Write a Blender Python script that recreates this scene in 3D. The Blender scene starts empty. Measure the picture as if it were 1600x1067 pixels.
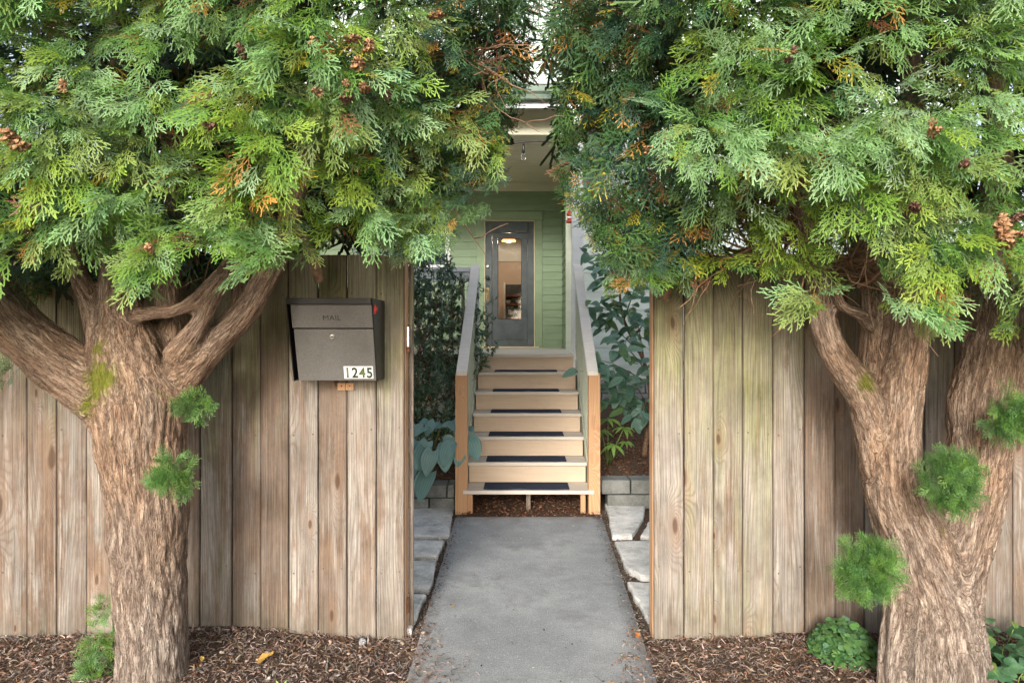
import bpy, bmesh, math, random
import numpy as np
from mathutils import Vector, Matrix, noise as mnoise, Euler

random.seed(7)
np.random.seed(7)
SC = bpy.context.scene
COL = SC.collection

# ------------------------------------------------------------------ camera
F, VX, VY, EYE = 1067.0, 818.0, 520.0, 1.47
cam_d = bpy.data.cameras.new('camera')
cam = bpy.data.objects.new('camera', cam_d)
COL.objects.link(cam)
cam.location = (0, 0, EYE)
cam.rotation_euler = (math.radians(90), 0, 0)
cam_d.sensor_width = 36.0
cam_d.lens = 36.0 * F / 1600.0
cam_d.shift_x = -(VX - 800.0) / 1600.0
cam_d.shift_y = -(533.5 - VY) / 1600.0
cam_d.clip_start = 0.05
cam_d.clip_end = 400
SC.camera = cam

# ------------------------------------------------------------------ light
SUN_EL, SUN_AZ = math.radians(21), math.radians(-10)   # from behind the camera, to the left
w = bpy.data.worlds.new('World')
SC.world = w
w.use_nodes = True
nt = w.node_tree
bg = nt.nodes['Background']
sky = nt.nodes.new('ShaderNodeTexSky')
sky.sky_type = 'NISHITA'
sky.sun_disc = False
sky.sun_elevation = SUN_EL
sky.sun_rotation = math.pi - SUN_AZ
sky.air_density = 1.0
sky.dust_density = 2.5
sky.ozone_density = 1.0
hs_ = nt.nodes.new('ShaderNodeHueSaturation')
hs_.inputs['Saturation'].default_value = 0.6
nt.links.new(sky.outputs[0], hs_.inputs['Color'])
nt.links.new(hs_.outputs[0], bg.inputs[0])
bg.inputs[1].default_value = 0.15
sun_d = bpy.data.lights.new('sun', 'SUN')
sun_d.energy = 1.5
sun_d.angle = math.radians(13)
sun_d.color = (1.0, 0.955, 0.89)
sun = bpy.data.objects.new('sun', sun_d)
COL.objects.link(sun)
# direction towards the sun
sd = Vector((math.sin(SUN_AZ) * math.cos(SUN_EL), -math.cos(SUN_AZ) * math.cos(SUN_EL), math.sin(SUN_EL)))
sun.rotation_euler = sd.to_track_quat('Z', 'Y').to_euler()
SC.view_settings.view_transform = 'Standard'
SC.view_settings.look = 'None'
SC.view_settings.exposure = 1.13
SC.view_settings.gamma = 1.0
SC.view_settings.use_curve_mapping = False
SC.cycles.max_bounces = 8
SC.cycles.diffuse_bounces = 5
SC.cycles.transparent_max_bounces = 12


def P(px, py, Y):
    """a point of the place at distance Y, measured off the photograph"""
    return Vector(((px - VX) / F * Y, Y, EYE - (py - VY) / F * Y))


# ------------------------------------------------------------------ node helpers
class N:
    def __init__(s, name, rough=0.7, spec=0.3, metal=0.0):
        s.m = bpy.data.materials.new(name)
        s.m.use_nodes = True
        s.t = s.m.node_tree
        s.b = s.t.nodes['Principled BSDF']
        s.b.inputs['Roughness'].default_value = rough
        s.b.inputs['Specular IOR Level'].default_value = spec
        s.b.inputs['Metallic'].default_value = metal
        s.m.cycles.displacement_method = 'BUMP'

    def n(s, typ, **kw):
        o = s.t.nodes.new(typ)
        for k, v in kw.items():
            setattr(o, k, v)
        return o

    def put(s, sock, v):
        if isinstance(v, bpy.types.NodeSocket):
            s.t.links.new(v, sock)
        elif v is not None:
            if sock.type == 'RGBA' and not hasattr(v, '__len__'):
                v = (v, v, v, 1)
            if sock.type == 'RGBA' and len(v) == 3:
                v = (*v, 1)
            sock.default_value = v

    def obj(s):
        return s.n('ShaderNodeTexCoord').outputs['Object']

    def rnd(s):
        return s.n('ShaderNodeObjectInfo').outputs['Random']

    def attr(s, name, typ='GEOMETRY', out='Color'):
        a = s.n('ShaderNodeAttribute', attribute_type=typ, attribute_name=name)
        return a.outputs[out]

    def vm(s, op, a, b=None, scale=None):
        o = s.n('ShaderNodeVectorMath', operation=op)
        s.put(o.inputs[0], a)
        if b is not None:
            s.put(o.inputs[1], b)
        if scale is not None:
            s.put(o.inputs['Scale'], scale)
        return o.outputs[0]

    def mt(s, op, a, b=None, c=None, clamp=False):
        o = s.n('ShaderNodeMath', operation=op, use_clamp=clamp)
        s.put(o.inputs[0], a)
        if b is not None:
            s.put(o.inputs[1], b)
        if c is not None:
            s.put(o.inputs[2], c)
        return o.outputs[0]

    def noise(s, vec, sc=5.0, det=3.0, ro=0.55, dist=0.0, out='Fac'):
        o = s.n('ShaderNodeTexNoise')
        s.put(o.inputs['Vector'], vec)
        o.inputs['Scale'].default_value = sc
        o.inputs['Detail'].default_value = det
        o.inputs['Roughness'].default_value = ro
        o.inputs['Distortion'].default_value = dist
        return o.outputs[out]

    def voro(s, vec, sc=5.0, out='Distance', feature='F1', rand=1.0):
        o = s.n('ShaderNodeTexVoronoi', feature=feature)
        s.put(o.inputs['Vector'], vec)
        o.inputs['Scale'].default_value = sc
        o.inputs['Randomness'].default_value = rand
        return o.outputs[out]

    def ramp(s, fac, stops, interp='LINEAR'):
        o = s.n('ShaderNodeValToRGB')
        s.put(o.inputs[0], fac)
        cr = o.color_ramp
        cr.interpolation = interp
        while len(cr.elements) < len(stops):
            cr.elements.new(0.5)
        for e, (p, c) in zip(cr.elements, stops):
            e.position = p
            if not hasattr(c, '__len__'):
                c = (c, c, c)
            e.color = (*c[:3], 1)
        return o.outputs[0]

    def mr(s, v, a, b, c=0.0, d=1.0):
        o = s.n('ShaderNodeMapRange')
        s.put(o.inputs[0], v)
        for i, q in enumerate((a, b, c, d)):
            o.inputs[i + 1].default_value = q
        return o.outputs[0]

    def mix(s, f, a, b, blend='MIX'):
        o = s.n('ShaderNodeMix', data_type='RGBA', blend_type=blend)
        s.put(o.inputs[0], f)
        s.put(o.inputs[6], a)
        s.put(o.inputs[7], b)
        return o.outputs[2]

    def bump(s, h, st=0.3, dist=0.01, prev=None):
        o = s.n('ShaderNodeBump')
        o.inputs['Strength'].default_value = st
        o.inputs['Distance'].default_value = dist
        s.put(o.inputs['Height'], h)
        if prev is not None:
            s.put(o.inputs['Normal'], prev)
        s.t.links.new(o.outputs[0], s.b.inputs['Normal'])
        return o.outputs[0]

    def col(s, c):
        s.put(s.b.inputs['Base Color'], c)

    def rough(s, c):
        s.put(s.b.inputs['Roughness'], c)


def sep(m, v):
    o = m.n('ShaderNodeSeparateXYZ')
    m.put(o.inputs[0], v)
    return o.outputs


def simple(name, c, rough=0.6, var=0.12, sc=8.0, bump=0.0, bsc=60.0, spec=0.3, metal=0.0, stretch=(1, 1, 1), bd=0.004):
    """plain paint / stone / plastic with a little unevenness"""
    m = N(name, rough, spec, metal)
    v = m.vm('ADD', m.obj(), m.vm('SCALE', (17.3, 9.1, 5.7), scale=m.rnd()))
    v = m.vm('MULTIPLY', v, stretch)
    n = m.noise(v, sc, 5, 0.6)
    dk = tuple(x * (1 - var * 1.6) for x in c)
    lt = tuple(min(1, x * (1 + var)) for x in c)
    m.col(m.ramp(n, [(0.25, dk), (0.5, c), (0.75, lt)]))
    if bump:
        m.bump(m.noise(v, bsc, 4, 0.6), bump, bd)
    return m.m


# ------------------------------------------------------------------ materials
def wood_mat(name, fresh=False):
    m = N(name, 0.82, 0.18)
    o = m.obj()
    r = m.rnd()
    v = m.vm('ADD', o, m.vm('SCALE', (31.7, 0.0, 57.1), scale=r))
    v = m.vm('MULTIPLY', v, (1, 0.25, 1))
    # knots
    kv = m.vm('ADD', m.vm('MULTIPLY', v, (5.5, 0, 1.75)), m.vm('SCALE', m.noise(m.vm('MULTIPLY', v, (9, 9, 5)), 1.0, 2, 0.5, 0, 'Color'), scale=0.14))
    kx, ky_, kz = sep(m, kv)
    cb = m.n('ShaderNodeCombineXYZ')
    m.put(cb.inputs[0], kx)
    m.put(cb.inputs[1], kz)
    vo = m.n('ShaderNodeTexVoronoi', voronoi_dimensions='2D')
    m.put(vo.inputs['Vector'], cb.outputs[0])
    vo.inputs['Scale'].default_value = 1.0
    kd = vo.outputs['Distance']
    kc = sep(m, vo.outputs['Color'])[0]
    on = m.mt('GREATER_THAN', kc, 0.42)
    kd = m.mt('DIVIDE', kd, m.mt('SUBTRACT', m.mt('MULTIPLY', kc, 2.2), 0.55))
    core = m.mt('MULTIPLY', m.mr(kd, 0.045, 0.085, 1, 0), on)
    halo = m.mt('MULTIPLY', m.mr(kd, 0.06, 0.42, 1, 0), on)
    # grain phase: runs along the board, opens round the knots
    x, y, z = sep(m, v)
    big = m.noise(m.vm('MULTIPLY', v, (7, 7, 0.6)), 1.0, 2, 0.4)
    ph = m.mt('ADD', m.mt('MULTIPLY', x, 480.0), m.mt('MULTIPLY', big, 95.0))
    ph = m.mt('ADD', ph, m.mt('MULTIPLY', m.mt('POWER', halo, 1.6), 46.0))
    ring = m.mt('ADD', m.mt('MULTIPLY', m.mt('SINE', ph), 0.5), 0.5)
    fib = m.noise(m.vm('MULTIPLY', v, (300, 300, 3.2)), 1.0, 4, 0.7)
    fib2 = m.noise(m.vm('MULTIPLY', v, (95, 95, 1.3)), 1.0, 5, 0.7)
    tone = m.attr('tone', 'OBJECT', 'Fac')
    brown = m.attr('brown', 'OBJECT', 'Fac')
    alg = m.attr('algae', 'OBJECT', 'Fac')
    if fresh:
        c = m.mix(ring, (0.56, 0.30, 0.15), (0.66, 0.42, 0.25))
        c = m.mix(m.mt('MULTIPLY', fib2, 0.5), c, (0.50, 0.30, 0.18))
        c = m.mix(m.mt('MULTIPLY', core, 0.25), c, (0.30, 0.15, 0.08))
        m.col(m.mix(1.0, c, m.mr(fib, 0.2, 0.8, 0.85, 1.12), 'MULTIPLY'))
        m.bump(fib2, 0.2, 0.002)
        return m.m
    grey = m.mix(m.noise(m.vm('MULTIPLY', v, (12, 12, 1.4)), 1.0, 3, 0.6), (0.18, 0.165, 0.148), (0.45, 0.415, 0.37))
    warm = m.mix(fib2, (0.19, 0.12, 0.078), (0.40, 0.285, 0.20))
    c = m.mix(m.mr(m.noise(m.vm('MULTIPLY', v, (6, 6, 0.9)), 1.0, 4, 0.6), 0.50, 0.76), grey, warm)
    # brown weather stains, edges eaten along the grain
    st = m.noise(m.vm('MULTIPLY', v, (13, 13, 1.8)), 1.0, 7, 0.72, 0.4)
    stm = m.mr(m.mt('ADD', st, m.mt('MULTIPLY', brown, 0.22)), 0.53, 0.64)
    c = m.mix(m.mt('MULTIPLY', stm, 0.72), c, (0.16, 0.09, 0.05))
    # bleached streaks
    bl = m.noise(m.vm('MULTIPLY', v, (40, 40, 1.1)), 1.0, 4, 0.6)
    c = m.mix(m.mr(bl, 0.56, 0.70, 0, 0.35), c, (0.56, 0.53, 0.48))
    # algae, heavier near the top and down by the ground
    oz = sep(m, o)[2]
    top = m.mr(oz, 0.75, 1.75, 0.0, 0.5)
    an = m.noise(m.vm('MULTIPLY', v, (14, 14, 1.8)), 1.0, 5, 0.65)
    am = m.mr(m.mt('ADD', m.mt('ADD', an, top), m.mt('MULTIPLY', alg, 0.85)), 0.80, 1.12, 0, 0.72)
    c = m.mix(am, c, (0.25, 0.265, 0.115))
    foot = m.mr(oz, 0.0, 0.28, 0.42, 0.0)
    fm = m.mr(m.mt('ADD', m.noise(m.vm('MULTIPLY', v, (20, 20, 6)), 1.0, 4, 0.6), foot), 0.66, 0.9, 0, 0.6)
    c = m.mix(fm, c, (0.145, 0.13, 0.09))
    # grain lines
    gl = m.mr(m.mt('POWER', ring, 3.0), 0, 1, 0.0, 0.62)
    c = m.mix(gl, c, (0.175, 0.12, 0.082))
    c = m.mix(1.0, c, m.mr(fib, 0.33, 0.67, 0.62, 1.3), 'MULTIPLY')
    c = m.mix(1.0, c, m.mr(fib2, 0.36, 0.64, 0.72, 1.2), 'MULTIPLY')
    ex_ = m.mt('ABSOLUTE', sep(m, o)[0])  # board edges darkened: the shade of the gaps is put into the colour
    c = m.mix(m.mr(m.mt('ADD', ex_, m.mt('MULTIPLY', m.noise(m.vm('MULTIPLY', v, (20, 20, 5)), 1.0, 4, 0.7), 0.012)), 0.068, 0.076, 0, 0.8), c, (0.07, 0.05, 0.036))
    c = m.mix(1.0, c, m.mr(m.noise(m.vm('MULTIPLY', v, (9, 9, 4)), 1.0, 6, 0.7), 0.33, 0.67, 0.66, 1.25), 'MULTIPLY')
    crk = m.noise(m.vm('MULTIPLY', v, (150, 150, 2.0)), 1.0, 3, 0.6)
    c = m.mix(m.mr(crk, 0.62, 0.66, 0, 0.8), c, (0.07, 0.05, 0.038))
    c = m.mix(m.mr(m.noise(m.vm('MULTIPLY', v, (4, 4, 2.2)), 1.0, 5, 0.65), 0.40, 0.66, 0, 0.5), c, (0.24, 0.205, 0.175))
    sp_ = m.noise(m.vm('MULTIPLY', v, (70, 70, 30)), 1.0, 4, 0.7)
    c = m.mix(m.mr(sp_, 0.63, 0.70, 0, 0.6), c, (0.12, 0.09, 0.065))
    c = m.mix(m.mt('MULTIPLY', m.mt('MULTIPLY', halo, halo), 0.45), c, (0.25, 0.15, 0.09))
    c = m.mix(m.mt('MULTIPLY', core, 0.85), c, (0.085, 0.05, 0.032))
    tn = m.n('ShaderNodeCombineXYZ')
    for i in range(3):
        m.put(tn.inputs[i], tone)
    c = m.mix(1.0, c, tn.outputs[0], 'MULTIPLY')
    m.col(c)
    h = m.mt('ADD', m.mt('MULTIPLY', fib, 0.5), m.mt('MULTIPLY', ring, 0.5))
    b1 = m.bump(h, 0.5, 0.0025)
    m.bump(m.mt('ADD', fib2, m.mt('MULTIPLY', core, -1.0)), 0.55, 0.005, b1)
    return m.m


def bark_mat():
    m = N('bark', 0.85, 0.15)
    q = m.attr('barkco', 'GEOMETRY', 'Vector')
    ms = m.attr('mossy', 'GEOMETRY', 'Fac')
    dep = m.attr('furrow', 'GEOMETRY', 'Fac')
    hl = m.attr('height', 'GEOMETRY', 'Fac')
    a = m.noise(m.vm('MULTIPLY', q, (75, 75, 11)), 1.0, 5, 0.65, 0.4)
    b = m.noise(m.vm('MULTIPLY', q, (190, 190, 32)), 1.0, 4, 0.7)
    big = m.noise(m.vm('MULTIPLY', q, (9, 9, 3)), 1.0, 3, 0.6)
    c = m.ramp(a, [(0.30, (0.17, 0.10, 0.064)), (0.44, (0.34, 0.215, 0.14)), (0.58, (0.47, 0.32, 0.215)), (0.72, (0.62, 0.465, 0.34))])
    g = m.ramp(a, [(0.32, (0.19, 0.15, 0.125)), (0.5, (0.37, 0.31, 0.26)), (0.7, (0.60, 0.53, 0.46))])
    c = m.mix(m.mr(big, 0.42, 0.62, 0, 0.45), c, g)
    c = m.mix(m.mt('MULTIPLY', hl, 0.85), c, g)
    c = m.mix(m.mr(dep, 0.0, 1.0, 0.0, 0.35), c, (0.13, 0.08, 0.055))
    ck = m.mt('ABSOLUTE', m.mt('SUBTRACT', m.noise(m.vm('MULTIPLY', q, (48, 48, 6.5)), 1.0, 4, 0.6, 0.6), 0.5))
    ck2 = m.mt('ABSOLUTE', m.mt('SUBTRACT', m.noise(m.vm('MULTIPLY', q, (95, 95, 15)), 1.0, 3, 0.6, 0.5), 0.5))
    c = m.mix(m.mr(ck, 0.0, 0.038, 0.75, 0.0), c, (0.095, 0.06, 0.042))
    c = m.mix(m.mr(ck2, 0.0, 0.035, 0.65, 0.0), c, (0.10, 0.068, 0.05))
    c = m.mix(1.0, c, m.mr(b, 0.25, 0.75, 0.6, 1.35), 'MULTIPLY')
    mo = m.mix(b, (0.07, 0.08, 0.012), (0.24, 0.24, 0.04))
    mk = m.mr(m.mt('ADD', m.mt('MULTIPLY', m.mt('SUBTRACT', m.noise(q, 34, 6, 0.75), 0.5), 2.6), ms), 0.42, 0.95)
    c = m.mix(mk, c, mo)
    m.col(c)
    b0 = m.bump(m.mt('MINIMUM', m.mt('MULTIPLY', ck, 9.0), 1.0), 0.8, 0.012)
    b1 = m.bump(a, 0.8, 0.012, b0)
    m.bump(b, 0.7, 0.005, b1)
    return m.m


def leaf_mat(name, rough=0.5, trans=0.25, spec=0.35, tint=None, sheen=None, nsc=90.0, bumpst=0.0):
    """foliage: colour comes from the leaf's own 'tint' attribute"""
    m = N(name, rough, spec)
    c = m.attr('tint') if tint is None else tint
    n = m.noise(m.obj(), nsc, 2, 0.5)
    c = m.mix(1.0, c, m.mr(n, 0.3, 0.7, 0.8, 1.2), 'MULTIPLY')
    m.col(c)
    tr = m.n('ShaderNodeBsdfTranslucent')
    m.put(tr.inputs[0], m.mix(1.0, c, (1.15, 1.25, 0.55), 'MULTIPLY'))
    mx = m.n('ShaderNodeMixShader')
    mx.inputs[0].default_value = trans
    out = m.t.nodes['Material Output']
    m.t.links.new(m.b.outputs[0], mx.inputs[1])
    m.t.links.new(tr.outputs[0], mx.inputs[2])
    m.t.links.new(mx.outputs[0], out.inputs[0])
    if bumpst:
        m.bump(n, bumpst, 0.003)
    return m.m


def concrete_mat():
    m = N('path_concrete', 0.88, 0.2)
    o = m.obj()
    big = m.noise(o, 1.7, 5, 0.6)
    mid = m.noise(o, 9, 5, 0.65)
    fine = m.noise(o, 170, 3, 0.7)
    gr = m.noise(o, 60, 3, 0.6)
    c = m.ramp(big, [(0.3, (0.245, 0.252, 0.256)), (0.5, (0.32, 0.328, 0.332)), (0.7, (0.41, 0.415, 0.415))])
    c = m.mix(m.mr(mid, 0.42, 0.75, 0, 0.45), c, (0.195, 0.20, 0.20))
    c = m.mix(1.0, c, m.mr(fine, 0.36, 0.64, 0.66, 1.34), 'MULTIPLY')
    c = m.mix(m.mr(gr, 0.58, 0.66, 0, 0.55), c, (0.46, 0.455, 0.44))
    c = m.mix(m.mr(m.noise(o, 3.3, 6, 0.7, 0.5), 0.54, 0.72, 0, 0.5), c, (0.13, 0.125, 0.12))
    sp = m.voro(o, 95, 'Distance')
    sc = sep(m, m.voro(o, 95, 'Color'))[0]
    c = m.mix(m.mt('MULTIPLY', m.mr(sp, 0.10, 0.2, 1, 0), m.mt('GREATER_THAN', sc, 0.82)), c, (0.09, 0.085, 0.08))
    # worn lighter trail and dirt along the stair end
    y = sep(m, o)[1]
    d = m.mr(m.mt('ADD', m.mt('MULTIPLY', m.mt('SUBTRACT', m.noise(o, 5, 4, 0.6), 0.5), 0.5), y), 5.32, 5.5)
    c = m.mix(m.mt('MULTIPLY', d, 0.55), c, (0.155, 0.12, 0.095))
    m.col(c)
    m.bump(m.mt('ADD', fine, m.mt('MULTIPLY', mid, 1.5)), 0.5, 0.004)
    return m.m


def soil_mat():
    m = N('soil', 0.95, 0.1)
    o = m.obj()
    a = m.noise(o, 60, 5, 0.7)
    b = m.noise(o, 6, 4, 0.6)
    c = m.ramp(a, [(0.3, (0.05, 0.032, 0.023)), (0.5, (0.115, 0.075, 0.052)), (0.7, (0.22, 0.15, 0.105))])
    c = m.mix(m.mr(b, 0.4, 0.7, 0, 0.4), c, (0.12, 0.105, 0.09))
    m.col(c)
    m.bump(a, 0.9, 0.02)
    return m.m


def stone_mat(name, c, sc=7.0):
    m = N(name, 0.88, 0.2)
    v = m.vm('ADD', m.obj(), m.vm('SCALE', (17.3, 9.1, 5.7), scale=m.rnd()))
    a = m.noise(v, sc, 6, 0.65)
    f = m.noise(v, 120, 4, 0.7)
    dk = tuple(x * 0.55 for x in c)
    lt = tuple(min(1, x * 1.3) for x in c)
    q = m.ramp(a, [(0.3, dk), (0.5, c), (0.72, lt)])
    q = m.mix(1.0, q, m.mr(f, 0.3, 0.7, 0.75, 1.25), 'MULTIPLY')
    q = m.mix(m.mr(m.noise(v, 22, 4, 0.7), 0.62, 0.7, 0, 0.5), q, (0.10, 0.085, 0.065))
    q = m.mix(1.0, q, m.mr(m.rnd(), 0, 1, 0.85, 1.12), 'MULTIPLY')
    m.col(q)
    m.bump(m.mt('ADD', a, m.mt('MULTIPLY', f, 0.5)), 0.7, 0.012)
    return m.m


def paint_mat(name, c, rough=0.55):
    m = N(name, rough, 0.3)
    v = m.vm('ADD', m.obj(), m.vm('SCALE', (17.3, 9.1, 5.7), scale=m.rnd()))
    a = m.noise(m.vm('MULTIPLY', v, (1.5, 8, 8)), 1.0, 4, 0.6)
    b = m.noise(m.vm('MULTIPLY', v, (8, 160, 160)), 1.0, 3, 0.6)
    q = m.ramp(a, [(0.3, tuple(x * 0.84 for x in c)), (0.6, c), (0.8, tuple(min(1, x * 1.07) for x in c))])
    q = m.mix(m.mr(m.noise(v, 13, 5, 0.7), 0.62, 0.78, 0, 0.3), q, tuple(x * 0.6 for x in c))
    m.col(q)
    m.bump(b, 0.2, 0.002)
    return m.m


def tread_mat(name, c, dark):
    m = N(name, 0.6, 0.3)
    v = m.vm('ADD', m.obj(), m.vm('SCALE', (17.3, 9.1, 5.7), scale=m.rnd()))
    f = m.noise(m.vm('MULTIPLY', v, (3, 150, 150)), 1.0, 4, 0.6)
    a = m.noise(m.vm('MULTIPLY', v, (5, 9, 9)), 1.0, 4, 0.6)
    q = m.mix(m.mr(f, 0.35, 0.7), c, dark)
    q = m.mix(m.mr(a, 0.5, 0.75, 0, 0.5), q, tuple(x * 0.72 for x in c))
    q = m.mix(m.mr(m.noise(v, 34, 5, 0.7), 0.60, 0.72, 0, 0.35), q, tuple(x * 0.5 for x in c))
    m.col(q)
    m.bump(f, 0.25, 0.002)
    return m.m


def mailbox_mat(name, c, rough=0.42):
    m = N(name, rough, 0.5, 0.35)
    o = m.obj()
    f = m.voro(o, 600, 'Distance')
    g = m.noise(o, 220, 3, 0.6)
    q = m.mix(m.mr(g, 0.35, 0.68), tuple(x * 0.85 for x in c), tuple(x * 1.2 for x in c))
    q = m.mix(m.mr(m.noise(o, 6, 4, 0.6), 0.45, 0.7, 0, 0.5), q, tuple(x * 0.6 for x in c))
    m.col(q)
    m.bump(m.mt('ADD', f, g), 0.35, 0.0015)
    return m.m


def mat_rubber():
    m = N('mat_rubber', 0.95, 0.12)
    o = m.obj()
    n = m.noise(o, 300, 2, 0.7)
    q = m.ramp(n, [(0.35, (0.014, 0.019, 0.034)), (0.55, (0.036, 0.047, 0.078)), (0.72, (0.13, 0.15, 0.20))])
    q = m.mix(m.mr(m.noise(o, 14, 4, 0.6), 0.55, 0.8, 0, 0.35), q, (0.12, 0.11, 0.10))
    m.col(q)
    m.bump(n, 0.8, 0.004)
    return m.m


M = dict(
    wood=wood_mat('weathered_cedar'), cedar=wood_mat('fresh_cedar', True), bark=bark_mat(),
    thuja=leaf_mat('thuja_scale', 0.5, 0.22, 0.35), leaf=leaf_mat('glossy_leaf', 0.28, 0.15, 0.5),
    soft=leaf_mat('soft_leaf', 0.45, 0.22, 0.4), chip=leaf_mat('bark_chip', 0.9, 0.0, 0.1),
    concrete=concrete_mat(), soil=soil_mat(),
    flag=stone_mat('flagstone', (0.70, 0.685, 0.65)), block=stone_mat('concrete_block', (0.23, 0.235, 0.22)),
    found=stone_mat('foundation_block', (0.30, 0.31, 0.31)),
    green=paint_mat('green_paint', (0.245, 0.335, 0.205)), greentrim=paint_mat('green_trim_paint', (0.265, 0.355, 0.215)),
    mint=paint_mat('pale_mint_paint', (0.50, 0.575, 0.55)), white=paint_mat('white_paint', (0.82, 0.84, 0.84)),
    rail=tread_mat('pale_weathered_rail', (0.84, 0.80, 0.73), (0.70, 0.65, 0.59)),
    sage=paint_mat('pale_sage_paint', (0.52, 0.56, 0.44)),
    tread=tread_mat('tread_board', (0.72, 0.65, 0.57), (0.58, 0.51, 0.44)),
    riser=tread_mat('riser_board', (0.68, 0.54, 0.41), (0.58, 0.455, 0.34)),
    ceil=tread_mat('ceiling_board', (0.82, 0.76, 0.56), (0.74, 0.67, 0.48)),
    beam=paint_mat('porch_beam_paint', (0.76, 0.75, 0.56)),
    gutter=simple('gutter_green', (0.16, 0.22, 0.17), 0.4, 0.2, 9),
    door=simple('door_paint', (0.085, 0.102, 0.105), 0.42, 0.25, 6, 0.15, 120),
    frame=paint_mat('door_frame_cream', (0.72, 0.62, 0.42)),
    black=simple('black_metal', (0.02, 0.02, 0.02), 0.35, 0.2, 20, spec=0.5),
    mailface=mailbox_mat('sunlit_hammered_bronze', (0.20, 0.193, 0.182), 0.33), maildark=mailbox_mat('mailbox_dark', (0.022, 0.021, 0.02), 0.4),  # mailface: sun reflecting off the front is put into its lighter colour
    steel=simple('steel', (0.62, 0.60, 0.56), 0.3, 0.1, 20, metal=0.9),
    brass=simple('aged_brass', (0.35, 0.27, 0.14), 0.4, 0.2, 20, metal=0.8),
    rust=simple('rusty_iron', (0.20, 0.075, 0.04), 0.7, 0.4, 50, 0.4, 200),
    red=simple('red_plastic', (0.62, 0.025, 0.02), 0.4, 0.1, 20),
    sticker=simple('white_sticker', (0.78, 0.78, 0.74), 0.5, 0.06, 30),
    ink=simple('ink', (0.035, 0.05, 0.03), 0.5, 0.7, 60), inkgreen=simple('ink_faded', (0.11, 0.13, 0.055), 0.5, 0.7, 60),
    inkgrey=simple('ink_silver', (0.13, 0.14, 0.135), 0.4, 0.6, 60),
    mat=mat_rubber(),
    plaster=simple('interior_plaster', (0.50, 0.40, 0.33), 0.8, 0.06, 3), plasterw=simple('interior_white', (0.60, 0.60, 0.58), 0.8, 0.05, 3),
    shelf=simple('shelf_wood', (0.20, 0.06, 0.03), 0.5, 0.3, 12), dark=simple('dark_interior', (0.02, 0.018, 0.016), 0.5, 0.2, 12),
    cone=leaf_mat('cone_scale', 0.7, 0.05, 0.2), pebble=stone_mat('pebble_stone', (0.42, 0.44, 0.46), 30),
)

gl = N('door_glass', 0.03, 0.5)
gl.b.inputs['Transmission Weight'].default_value = 1.0
gl.b.inputs['IOR'].default_value = 1.45
gl.b.inputs['Base Color'].default_value = (0.97, 0.99, 0.98, 1)
M['glass'] = gl.m
em = N('lamp_shade_glow', 0.5)
em.b.inputs['Base Color'].default_value = (0.9, 0.45, 0.1, 1)
em.b.inputs['Emission Color'].default_value = (1.0, 0.46, 0.08, 1)
em.b.inputs['Emission Strength'].default_value = 2.0
M['glow'] = em.m


# ------------------------------------------------------------------ object helpers
def tag(o, label=None, cat=None, group=None, kind=None):
    if label:
        o['label'] = label
    if cat:
        o['category'] = cat
    if group:
        o['group'] = group
    if kind:
        o['kind'] = kind
    return o


def link(name, me, mat, parent=None, loc=(0, 0, 0)):
    o = bpy.data.objects.new(name, me)
    COL.objects.link(o)
    if mat is not None and not me.materials:
        me.materials.append(mat)
    loc = Vector(loc)
    if parent is not None:
        o.parent = parent
        p = parent
        while p is not None:
            loc = loc - p.location
            p = p.parent
    o.location = loc
    return o


def empty(name, loc=(0, 0, 0), **kw):
    o = bpy.data.objects.new(name, None)
    o.empty_display_size = 0.1
    COL.objects.link(o)
    o.location = loc
    return tag(o, **kw)


def mesh_from(name, vs, fs, smooth=False):
    me = bpy.data.meshes.new(name)
    me.from_pydata([tuple(v) for v in vs], [], fs)
    if smooth:
        for p in me.polygons:
            p.use_smooth = True
    me.update()
    return me


def bevel_mesh(me, w, seg=1):
    bm = bmesh.new()
    bm.from_mesh(me)
    bmesh.ops.recalc_face_normals(bm, faces=bm.faces)
    if w > 0:
        bmesh.ops.bevel(bm, geom=list(bm.edges), offset=w, segments=seg, affect='EDGES', profile=0.5)
    bm.to_mesh(me)
    bm.free()
    return me


BOXF = [(0, 3, 2, 1), (4, 5, 6, 7), (0, 1, 5, 4), (1, 2, 6, 5), (2, 3, 7, 6), (3, 0, 4, 7)]


def hexa(name, pts, mat, parent=None, bev=0.003, seg=1):
    """solid from 8 world corners: bottom ring then top ring; origin at the middle of the bottom"""
    pts = [Vector(p) for p in pts]
    c = sum(pts[:4], Vector()) / 4
    me = mesh_from(name, [p - c for p in pts], BOXF)
    bevel_mesh(me, bev, seg)
    return link(name, me, mat, parent, c)


def box(name, x0, x1, y0, y1, z0, z1, mat, parent=None, bev=0.003, seg=1):
    return hexa(name, [(x0, y0, z0), (x1, y0, z0), (x1, y1, z0), (x0, y1, z0),
                       (x0, y0, z1), (x1, y0, z1), (x1, y1, z1), (x0, y1, z1)], mat, parent, bev, seg)


def dup(o, parent=None, loc=None):
    c = o.copy()
    COL.objects.link(c)
    c.parent = parent
    if loc is not None:
        loc = Vector(loc)
        p = parent
        while p is not None:
            loc = loc - p.location
            p = p.parent
        c.location = loc
    return c


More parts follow.
